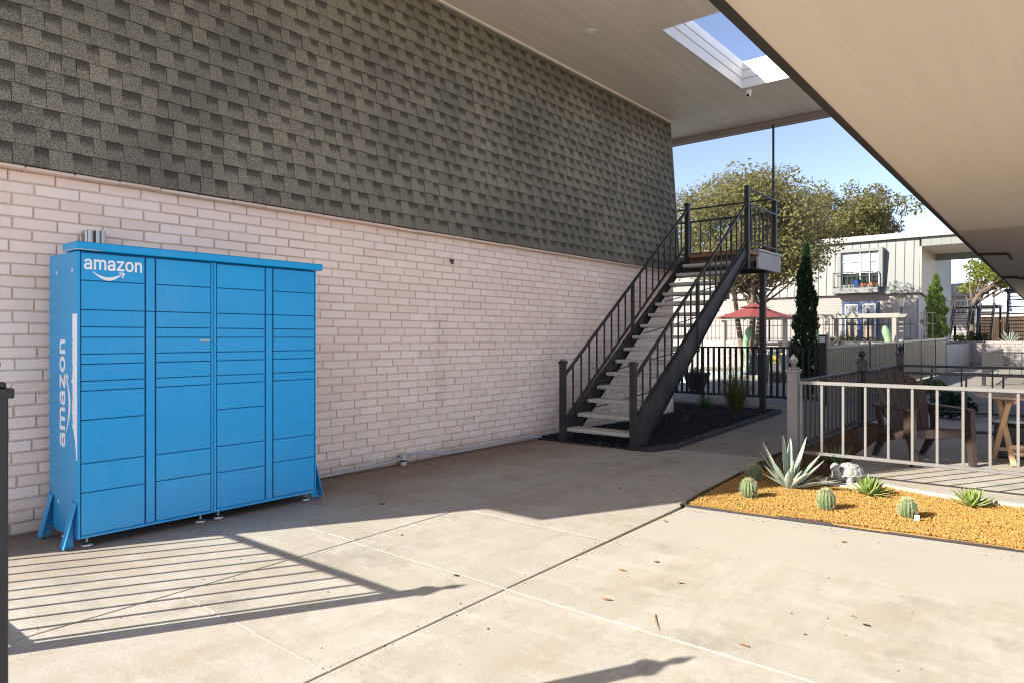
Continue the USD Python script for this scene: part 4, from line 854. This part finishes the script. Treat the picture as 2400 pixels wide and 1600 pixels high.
def ornament(label, loc, h_, lean):
    b = MB(); p = spl([[0, 0, 0], [lean * .3, 0, h_ * .3], [-lean * .3, 0, h_ * .6], [lean * .5, 0, h_ * .85], [lean, 0, h_]], 18) + np.array(loc)
    b.tube(p, np.interp(np.linspace(0, 1, 18), [0, .3, .8, 1], [.16, .11, .15, .06]), 10); o = b.build('garden_ornament', M['green_ornament'], smooth=60, label=label, cat='ornament')
ornament('curved pale green ornament left of the pergola', (-8.55, 30.2, 0), 1.75, .12)
ornament('curved pale green ornament right of the pergola', (-5.75, 30.0, 0), 1.85, -.12)
ornament('curved pale green ornament below the red umbrella', (-11.0, 29.2, 0), 1.85, .14)
RW = thing('retaining_wall', 'low white brick retaining wall below the iron fence', 'wall')
b = MB(); b.box(-40, -4.38, 32.22, 32.4, -.05, 1.25, .01); b.build('wall', M['white_wall'], RW)
k = 0
for r in range(8):
    for x in np.arange(-13.6 + (r % 2) * .3, -8.2, .6): k += 1; b = MB(); b.box(x + .01, x + .59, 32.19, 32.22, .03 + r * .15, .17 + r * .15); b.build('block', M['far_brick'], RW, uv=True)
RW2 = thing('retaining_wall', 'white brick retaining wall at the far end of the path', 'wall')
b = MB(); b.box(-5.3, 6, 43.0, 43.2, -.05, 1.22, .01); b.build('wall', M['white_wall'], RW2)
for r in range(9):
    for x in np.arange(-5.2 + (r % 2) * .3, -2.4, .6): b = MB(); b.box(x + .008, x + .592, 42.975, 43.0, .02 + r * .132, .135 + r * .132); b.build('block', M['far_brick'], RW2, uv=True)
IF = thing('iron_fence', 'thin black iron fence standing on the white retaining wall', 'fence')
for z in (1.36, 1.95, 2.40): b = MB(); b.box(-18, -4.5, 32.52, 32.55, z - .015, z + .015); b.build('rail', M['black'], IF)
for x in np.arange(-18, -4.5, .2): b = MB(); b.box(x - .01, x + .01, 32.50, 32.519, 1.25, 2.42); b.build('bar', M['black'], IF)
for x in np.arange(-17.5, -4, 2.1): b = MB(); b.box(x - .035, x + .035, 32.55, 32.62, 1.1, 2.55, .004); b.build('post', M['black'], IF)
bw = thing('planter_bowl', 'large dark planter bowl just behind the pool fence', 'planter', loc=(-7.5, 16.5, 0))
b = MB(); b.lathe([(0, .12), (.20, .12), (.34, .50), (.36, .52), (.33, .52), (.0, .44)], n=20); b.build('bowl', M['bowl'], bw, smooth=40)
b = MB(); b.lathe([(.2, 0), (.2, .12)], n=16); b.build('foot', M['bowl'], bw)
yp = thing('planter', 'dark square planter with yellow flowers behind the pool fence', 'planter', loc=(-7.35, 22.3, 0))
b = MB(); b.box(-.45, .45, -.25, .25, 0, .62, .01); b.build('box', M['bowl'], yp)
b = MB()
for k in range(90): b.raw(*blob(rng.normal(0, 1, 3) * (.22, .12, .06) + (0, 0, .74), (.035,) * 3, sub=1))
b.build('flowers', M['yellow_flower'], yp, kind='stuff')
def pool_chair(label, loc, rz_):
    T_ = thing('pool_chair', label, 'chair', loc=loc, rz=rz_)
    b = MB(); b.box(-.28, .28, -.28, .28, .40, .43); b.build('seat', M['blind'], T_); b = MB(); b.obb([0, -.36, .68], [[1, 0, 0], [0, .95, .3], [0, -.3, .95]], [.27, .012, .28]); b.build('backrest', M['blind'], T_)
    for s in (-1, 1): b = MB(); b.tube([[s * .29, -.28, 0], [s * .29, -.26, .62], [s * .29, .26, .62], [s * .29, .28, 0]], .014, 6); b.build('side_frame', M['trim'], T_)
pool_chair('white pool chair behind the ornamental grass', (-6.9, 18.9, 0), 40); pool_chair('white pool chair behind the support post', (-5.95, 19.6, 0), -30); pool_chair('white pool chair below the red umbrella', (-8.4, 23.5, 0), 80)
ptb = thing('pool_table', 'round glass topped table among the white pool chairs', 'table', loc=(-6.3, 20.6, 0))
b = MB(); b.lathe([(0, .70), (.5, .70), (.5, .73), (0, .73)], n=20); b.build('top', M['blind'], ptb); b = MB(); b.lathe([(.25, 0), (.03, .05), (.03, .70)], n=12); b.build('pedestal', M['black'], ptb)

# ---------------------------------------------------------------- far building
FB = thing('far_building', 'two storey building with pale sage standing seam upper wall and navy french doors', 'building')
b = MB(); b.box(-26, -6.15, 39.15, 50, 1.05, 3.62); b.build('lower_wall', M['far_brick'], FB, uv=True)
b = MB()
for r in range(24):
    for x in np.arange(-16 + (r % 2) * .15, -6.3, .3):
        if -9.6 < x + .15 < -7.9 and r < 21: continue
        if -7.3 < x + .15 < -6.2 and r < 22: continue
        b.box(x + .006, min(x + .294, -6.16), 39.135, 39.15, 1.12 + r * .1035, 1.12 + r * .1035 + .092)
b.build('brick_courses', M['far_brick'], FB, uv=True, kind='stuff')
# mansard face leans back: y from 38.95 at z 3.6 to 39.25 at z 6.5
my = lambda z: 38.93 + .10 * (z - 3.6)
seams = np.arange(-6.35, -16, -.405)
edge = [-6.02] + list(seams); edge = sorted(edge)
for a, b_ in zip(edge[:-1], edge[1:]):
    q = MB(); v = [[a + .004, my(3.6), 3.6], [b_ - .004, my(3.6), 3.6], [b_ - .004 - (.0 if b_ < -6.1 else .10), my(6.33), 6.33], [a + .004, my(6.33), 6.33]]; v = np.vstack([v, np.array(v) + [0, .12, 0]])
    q.raw(v, [[0, 1, 2, 3], [1, 5, 6, 2], [4, 0, 3, 7], [4, 5, 1, 0], [3, 2, 6, 7]]); q.build('siding_panel', M['sage'], FB)
for x in seams:
    q = MB(); q.beam([x, my(3.6) - .014, 3.6], [x, my(6.33) - .014, 6.33], .024, .035, up=(0, -1, 0)); q.build('seam', M['seam'], FB)
b = MB(); b.box(-26, -6.1, 39.35, 50, 3.62, 6.4); b.build('upper_core', M['sage'], FB)
b = MB(); b.box(-26, -16.0, 39.0, 39.35, 3.6, 6.33); b.build('siding_left', M['sage'], FB)
b = MB(); b.box(-26, 4, 38.98, 39.12, 6.33, 6.62, .01); b.build('fascia', M['far_trim'], FB)
for x in np.arange(-6.02, 3.5, .42):
    q = MB(); q.box(x + .004, x + .416, 39.16, 39.22, 5.90, 6.33); q.build('canopy_panel', M['sage'], FB)
b = MB(); b.box(-26, 4, 39.22, 50, 6.34, 6.6); b.build('roof', M['trim'], FB)
b = MB(); b.box(-6.02, 4, 39.24, 43.6, 5.88, 5.95); b.build('canopy_soffit', M['soffit'], FB)
b = MB(); b.box(-6.02, 4, 43.3, 43.6, 5.55, 5.88); b.build('canopy_beam', M['sage'], FB)
b = MB(); b.prism([(38.93, 3.6), (39.16, 5.90), (43.3, 5.90), (43.1, 3.45), (42.6, 3.35)], -6.1, -6.0, YZ(0)); b.build('end_wall', M['end_tan'], FB)
def trimbox(parent, name, x0, x1, z0, z1, y, t, d, m):
    b = MB(); b.box(x0, x0 + t, y, y + d, z0, z1); b.box(x1 - t, x1, y, y + d, z0, z1); b.box(x0 + t, x1 - t, y, y + d, z1 - t, z1); b.box(x0 + t, x1 - t, y, y + d, z0, z0 + t); return b.build(name, m, parent)
WN = trimbox(FB, 'window_bay', -9.78, -7.66, 3.95, 5.95, 38.70, .16, .70, M['sage'])
b = MB(); b.box(-9.6, -7.84, 38.89, 38.90, 4.1, 5.8); b.build('glass', M['pane'], WN)
b = MB(); b.box(-9.6, -7.84, 38.87, 38.88, 4.75, 5.8); b.build('blind', M['blind'], WN)
b = MB()
for x in (-9.58, -8.72, -8.28, -7.86): b.box(x - .025, x + .025, 38.82, 38.86, 4.1, 5.8)
for z in (4.72, 5.3): b.box(-9.6, -7.84, 38.821, 38.859, z - .02, z + .02)
b.build('glazing_bar', M['trim'], WN)
b = MB(); b.box(-9.97, -7.82, 38.45, 39.0, 3.66, 3.93, .01); b.build('balcony_ledge', M['sage'], FB)
BR = MB()
for z in (4.0, 4.72):
    BR.box(-9.93, -7.86, 38.47, 38.50, z - .02, z + .02)
    for x in (-9.93, -7.86): BR.box(x - .015, x + .015, 38.50, 38.95, z - .02, z + .02)
for x in np.arange(-9.93, -7.8, .23): BR.box(x - .012, x + .012, 38.465, 38.469, 3.93, 4.74); BR.box(x - .012, x + .012, 38.501, 38.515, 3.93, 4.74)
BR.build('balcony_railing', M['black'], FB)
DR = trimbox(FB, 'french_door', -9.62, -7.92, 1.1, 3.24, 39.02, .10, .12, M['navy'])
b = MB(); b.box(-8.86, -8.68, 39.03, 39.11, 1.2, 3.14); b.build('centre_stile', M['navy'], DR)
for x0, x1 in ((-9.50, -8.88), (-8.66, -8.04)):
    trimbox(DR, 'pane_frame', x0, x1, 1.25, 3.12, 39.04, .05, .06, M['trim']); b = MB(); b.box(x0 + .05, x1 - .05, 39.085, 39.095, 1.3, 3.07); b.build('pane', M['pane'], DR)
    b = MB(); b.box(x0 + .05, x1 - .05, 39.068, 39.075, 2.55, 3.07); b.build('blind', M['blind'], DR)
b = MB(); b.box(-8.50, -8.22, 39.05, 39.06, 2.30, 2.66); b.build('notice', simple('pale_blue_notice', (.05, .25, .5), .5), DR)
b = MB(); b.box(-7.26, -6.2, 39.04, 39.12, 1.1, 3.36); b.build('white_panel', M['far_trim'], FB)
b = MB(); b.box(-6.80, -6.64, 38.95, 39.10, 6.40, 6.52, .01); b.build('flood_light', M['grey_pipe'], FB)
for lab, nm, x, m, r, h_ in (('blue glazed pot on the far balcony', 'flower_pot', -8.85, M['blue_pot'], .17, .40), ('terracotta pot on the far balcony beside the blue pot', 'flower_pot', -8.52, M['terracotta'], .15, .24), ('larger terracotta pot at the right end of the far balcony', 'flower_pot', -8.12, M['terracotta'], .19, .26)):
    o = thing(nm, lab, 'flower pot', loc=(x, 38.72, 3.93)); b = MB(); b.lathe([(0, 0), (r * .7, 0), (r, h_), (r * 1.08, h_), (r * .85, h_ - .02), (0, h_ - .03)], n=16); b.build('pot', m, o, smooth=40)
    b = MB()
    for k in range(16): blade(b, (0, 0, h_ - .03), k * 2.4, .3, .04, .8 + .5 * rng.random(), -.4, n=4)
    b.build('foliage', M['green_blade'], o, kind='stuff')
LP = thing('lamp_post', 'old style brass lantern on a slim post before the far building', 'lamp post', loc=(-6.55, 37.2, 1.1))
b = MB(); b.tube([[0, 0, 0], [0, 0, 1.75]], [.05, .035], 10); b.build('post', M['black'], LP, smooth=40)
b = MB(); b.lathe([(.04, 1.75), (.11, 1.80), (.20, 2.18), (.0, 2.19)], n=6); b.build('lantern', M['lamp_glass'], LP)
b = MB(); b.lathe([(.24, 2.18), (.18, 2.26), (.05, 2.36), (.02, 2.46), (0, 2.5)], n=6)
for k in range(6):
    a = k * math.pi / 3; b.tube([[.11 * math.cos(a), .11 * math.sin(a), 1.8], [.205 * math.cos(a), .205 * math.sin(a), 2.18]], .012, 5)
b.build('lantern_frame', M['brass'], LP)

# ---------------------------------------------------------------- trees
def leaves(b, c, rad, n, size, r, flat=.5, shell=.0):
    """n leaf-sized four-sided cards scattered through the ellipsoid at c."""
    d = r.normal(size=(n, 3)); d /= np.linalg.norm(d, axis=1)[:, None]; d *= (shell + (1 - shell) * r.random((n, 1)) ** (1 / 2.2)); p = c + d * rad
    nn = d * .9 + np.array([0, 0, .55]) + r.normal(0, .55, (n, 3)); nn /= np.linalg.norm(nn, axis=1)[:, None]     # leaves turn outward and up, to the light
    u = np.cross(nn, r.normal(size=(n, 3))); u /= np.linalg.norm(u, axis=1)[:, None]; w = np.cross(nn, u)
    s = size * r.uniform(.6, 1.35, (n, 1)); u, w = u * s, w * s * flat
    v = np.stack([p - u, p + w, p + u, p - w], 1).reshape(-1, 3); k = 4 * np.arange(n)[:, None]; b.raw(v, np.hstack([k, k + 1, k + 2, k + 3]))
def tree(label, loc, trunk, crown_c, crown_r, nclump, nleaf, size, mat, seed, stems=1, csz=(.7, 1.3), spread=.4):
    r = np.random.default_rng(seed); T_ = thing('tree', label, 'tree'); cc, cr_ = np.array(crown_c, float), np.array(crown_r, float); b = MB(); tb_ = MB(); cl = []
    for k in range(nclump):
        d = r.normal(size=3); d /= np.linalg.norm(d); d[2] = d[2] if d[2] > -.55 else -.55 * r.random(); q = cc + d * cr_ * r.uniform(.55, 1.0) ; cl.append(q)
        s = r.uniform(*csz); leaves(b, q, np.array([s, s, s * .75]), int(nleaf * s * s), size, r, shell=.25)
    base = np.array(loc, float)
    for st in range(stems):
        a = st * 2.4 + .6; p1 = base + np.array([math.cos(a) * spread * .6, math.sin(a) * spread * .6, (cc[2] - base[2]) * .45]) if stems > 1 else base + np.array([.1, 0, (cc[2] - base[2]) * .5])
        p2 = cc + np.array([math.cos(a), math.sin(a), 0]) * cr_ * .25; tb_.tube(spl([base + [.08 * math.cos(a), .08 * math.sin(a), -.1], p1, p2], 10), np.linspace(trunk, trunk * .4, 10), 8)
        for q in cl[st::max(1, stems * 3)]:
            m_ = (p1 + q) / 2 + r.normal(0, .15, 3); tb_.tube(spl([p1 + (p2 - p1) * r.uniform(0, .8), m_, q], 7), np.linspace(trunk * .38, .012, 7), 5)
    tb_.build('trunk', M['bark'], T_, smooth=50); b.build('crown', mat, T_); return T_
tree('big round tree with reddish green leaves beside the pool', (-11.2, 29.9, 0), .15, (-11.2, 29.6, 5.55), (3.3, 3.2, 3.05), 230, 310, .078, M['tree_leaf'], 31, 4, (.55, 1.05), .9)
tree('wide olive tree rising behind the far building', (-13.2, 56.5, 1), .30, (-14.6, 56.6, 10.0), (5.6, 4.2, 2.7), 125, 200, .13, M['tree_leaf_b'], 32, 1, (.7, 1.35))
tree('yellow green oak with leaning dark trunk by the far staircase', (-5.95, 58.0, 1), .24, (-4.4, 60.3, 5.9), (2.6, 2.4, 1.7), 46, 130, .15, M['oak_leaf'], 33, 1, (.5, 1.0))
def cypress(label, loc, h_, r0, n, mat, seed, size):
    r = np.random.default_rng(seed); C_ = thing('cypress', label, 'cypress', loc=loc); b = MB()
    t = r.random(n) ** .9; a = r.uniform(0, 6.283, n); prof = np.interp(t, [0, .06, .25, .55, .8, 1], [.45, .85, 1, .85, .5, .06]); lump = 1 + .34 * np.sin(a * 3 + t * 17 + seed) + .22 * np.sin(t * 41 + a * 2)
    rad = r0 * prof * lump * r.uniform(.5, 1.0, n) ** .5; p = np.c_[rad * np.cos(a), rad * np.sin(a), t * h_]
    out = np.c_[np.cos(a), np.sin(a), np.zeros(n)]; u = .45 * out + np.array([0, 0, 1.0]) + r.normal(0, .35, (n, 3)); u /= np.linalg.norm(u, axis=1)[:, None]; w = np.cross(u, r.normal(size=(n, 3))); w /= np.linalg.norm(w, axis=1)[:, None]
    s = size * r.uniform(.6, 1.4, (n, 1)); v = np.stack([p - u * s, p + w * s * .28, p + u * s, p - w * s * .28], 1).reshape(-1, 3); k = 4 * np.arange(n)[:, None]; b.raw(v, np.hstack([k, k + 1, k + 2, k + 3])); b.build('foliage', mat, C_)
    b = MB(); b.tube([[0, 0, -.05], [0, 0, h_ * .8]], [.06, .015], 7); b.build('trunk', M['bark'], C_)
cypress('slim dark green cypress behind the pool fence', (-5.05, 17.2, 0), 3.6, .26, 5600, M['dark_cypress'], 41, .07)
cypress('slim yellow green cypress before the far end wall', (-4.98, 36.0, 1.1), 3.1, .40, 4200, M['lime_cypress'], 42, .09)

# ---------------------------------------------------------------- far right: open stairs, wooden fence, house
def far_stairs(label, x0, x1, y0, z0, z1, n, run, d=1):
    S_ = thing('far_staircase', label, 'staircase')
    for k in range(n):
        z = z0 + (z1 - z0) * (k + 1) / n; y = y0 + run * k / n; b = MB(); b.box(x0, x1, y, y + .28, z - .05, z); b.build('tread', M['stair_black'], S_)
    for x in (x0, x1):
        b = MB(); b.beam([x, y0, z0 + .1], [x, y0 + run, z1 + .1], .06, .22); b.build('stringer', M['stair_black'], S_)
        b = MB(); b.beam([x, y0, z0 + .95], [x, y0 + run, z1 + .95], .04, .05); b.build('handrail', M['stair_black'], S_)
        for k in range(0, n, 2):
            z = z0 + (z1 - z0) * (k + 1) / n; y = y0 + run * k / n; b = MB(); b.box(x - .015, x + .015, y - .015, y + .015, z, z + .92); b.build('baluster', M['stair_black'], S_)
    b = MB(); b.box(x0 - .3, x1 + .3, y0 + run + .02, y0 + run + 1.4, z1 - .12, z1 + .05); b.build('landing', M['stair_black'], S_)
    for x in (x0 - .2, x1 + .2): b = MB(); b.box(x - .06, x + .06, y0 + run + 1.2, y0 + run + 1.32, 1.1, z1 - .12); b.build('post', M['stair_black'], S_)
far_stairs('black open staircase left of the oak trunk past the far canopy', -6.55, -5.6, 53.0, 1.1, 3.5, 12, 3.0)
far_stairs('black open staircase right of the oak trunk past the far canopy', -5.1, -4.35, 53.0, 1.1, 3.5, 12, 3.0)
far_stairs('black open staircase at the right edge near the gallery', -3.35, -2.2, 50.0, 1.1, 4.4, 15, 3.4)
WF = thing('wooden_fence', 'orange wooden board fence behind the far staircases', 'fence')
for x in np.arange(-9.5, 2, .15):
    b = MB(); b.box(x + .004, x + .146, 70, 70.03, 1.05, 3.1 + .02 * rng.random()); b.build('board', M['wood_fence'], WF)
HS = thing('distant_house', 'distant house with grey pitched roof and pale wall', 'house')
b = MB(); b.box(-9.5, -2, 86, 92, 1, 4.0); b.build('wall', M['white_wall'], HS)
b = MB(); b.prism([(85.6, 3.95), (89, 6.0), (92.4, 3.95)], -9.9, -5.6, YZ(0)); b.build('roof', M['grey_roof'], HS)
FF = thing('far_flats', 'pale flats with a small window past the far canopy', 'building')
b = MB(); b.box(-12, -6.2, 64, 66, 1.0, 4.6); b.build('wall', M['white_wall'], FF); b = MB(); b.box(-12.2, -6.0, 63.6, 66, 4.6, 5.6); b.build('shingle_band', M['grey_roof'], FF)
wq = trimbox(FF, 'window', -7.6, -6.7, 3.05, 4.3, 63.9, .06, .08, M['trim']); b = MB(); b.box(-7.54, -6.76, 63.96, 63.97, 3.1, 4.25); b.build('pane', M['blind'], wq)
b = MB()
for x in (-7.3, -7.02): b.box(x - .02, x + .02, 63.93, 63.955, 3.1, 4.25)
b.box(-7.54, -6.76, 63.931, 63.954, 3.66, 3.70); b.build('glazing_bar', M['black'], wq)
agave('pale agave on top of the far white retaining wall', (-2.75, 43.5, 1.1), M['agave'], rosette(20, .75, .11, 61), 6)
def shrub(label, loc, rad, n, size, mat, seed):
    b = MB(); leaves(b, np.array(loc, float) + [0, 0, rad[2] * .8], np.array(rad), n, size, np.random.default_rng(seed), flat=.4, shell=.1); b.build('shrub', mat, label=label, cat='shrub')
shrub('small yellow green shrub on the terrace left of the far stairs', (-4.9, 44.0, 1.1), (.5, .4, .28), 500, .07, M['lime_cypress'], 71)
shrub('small dark shrub on the terrace below the oak', (-4.1, 44.4, 1.1), (.55, .4, .32), 500, .07, M['dark_cypress'], 72)
shrub('low green shrub at the foot of the far retaining wall', (-4.75, 42.6, 0), (.45, .2, .2), 350, .06, M['lime_cypress'], 73)
shrub('yellow green succulent beside the far path', (-2.9, 20.2, 0), (.35, .3, .22), 350, .06, M['lime_cypress'], 74)
shrub('blue grey succulent beyond the second patio railing', (-1.75, 14.6, 0), (.40, .35, .25), 300, .09, M['dark_cypress'], 75)
shrub('low flowering shrub on the terrace before the navy doors', (-8.2, 33.4, 1.1), (1.6, .4, .22), 900, .06, M['oak_leaf'], 76)
shrub('round green shrub in the dark bowl', (-7.5, 16.5, .44), (.2, .2, .12), 160, .05, M['oak_leaf'], 77)
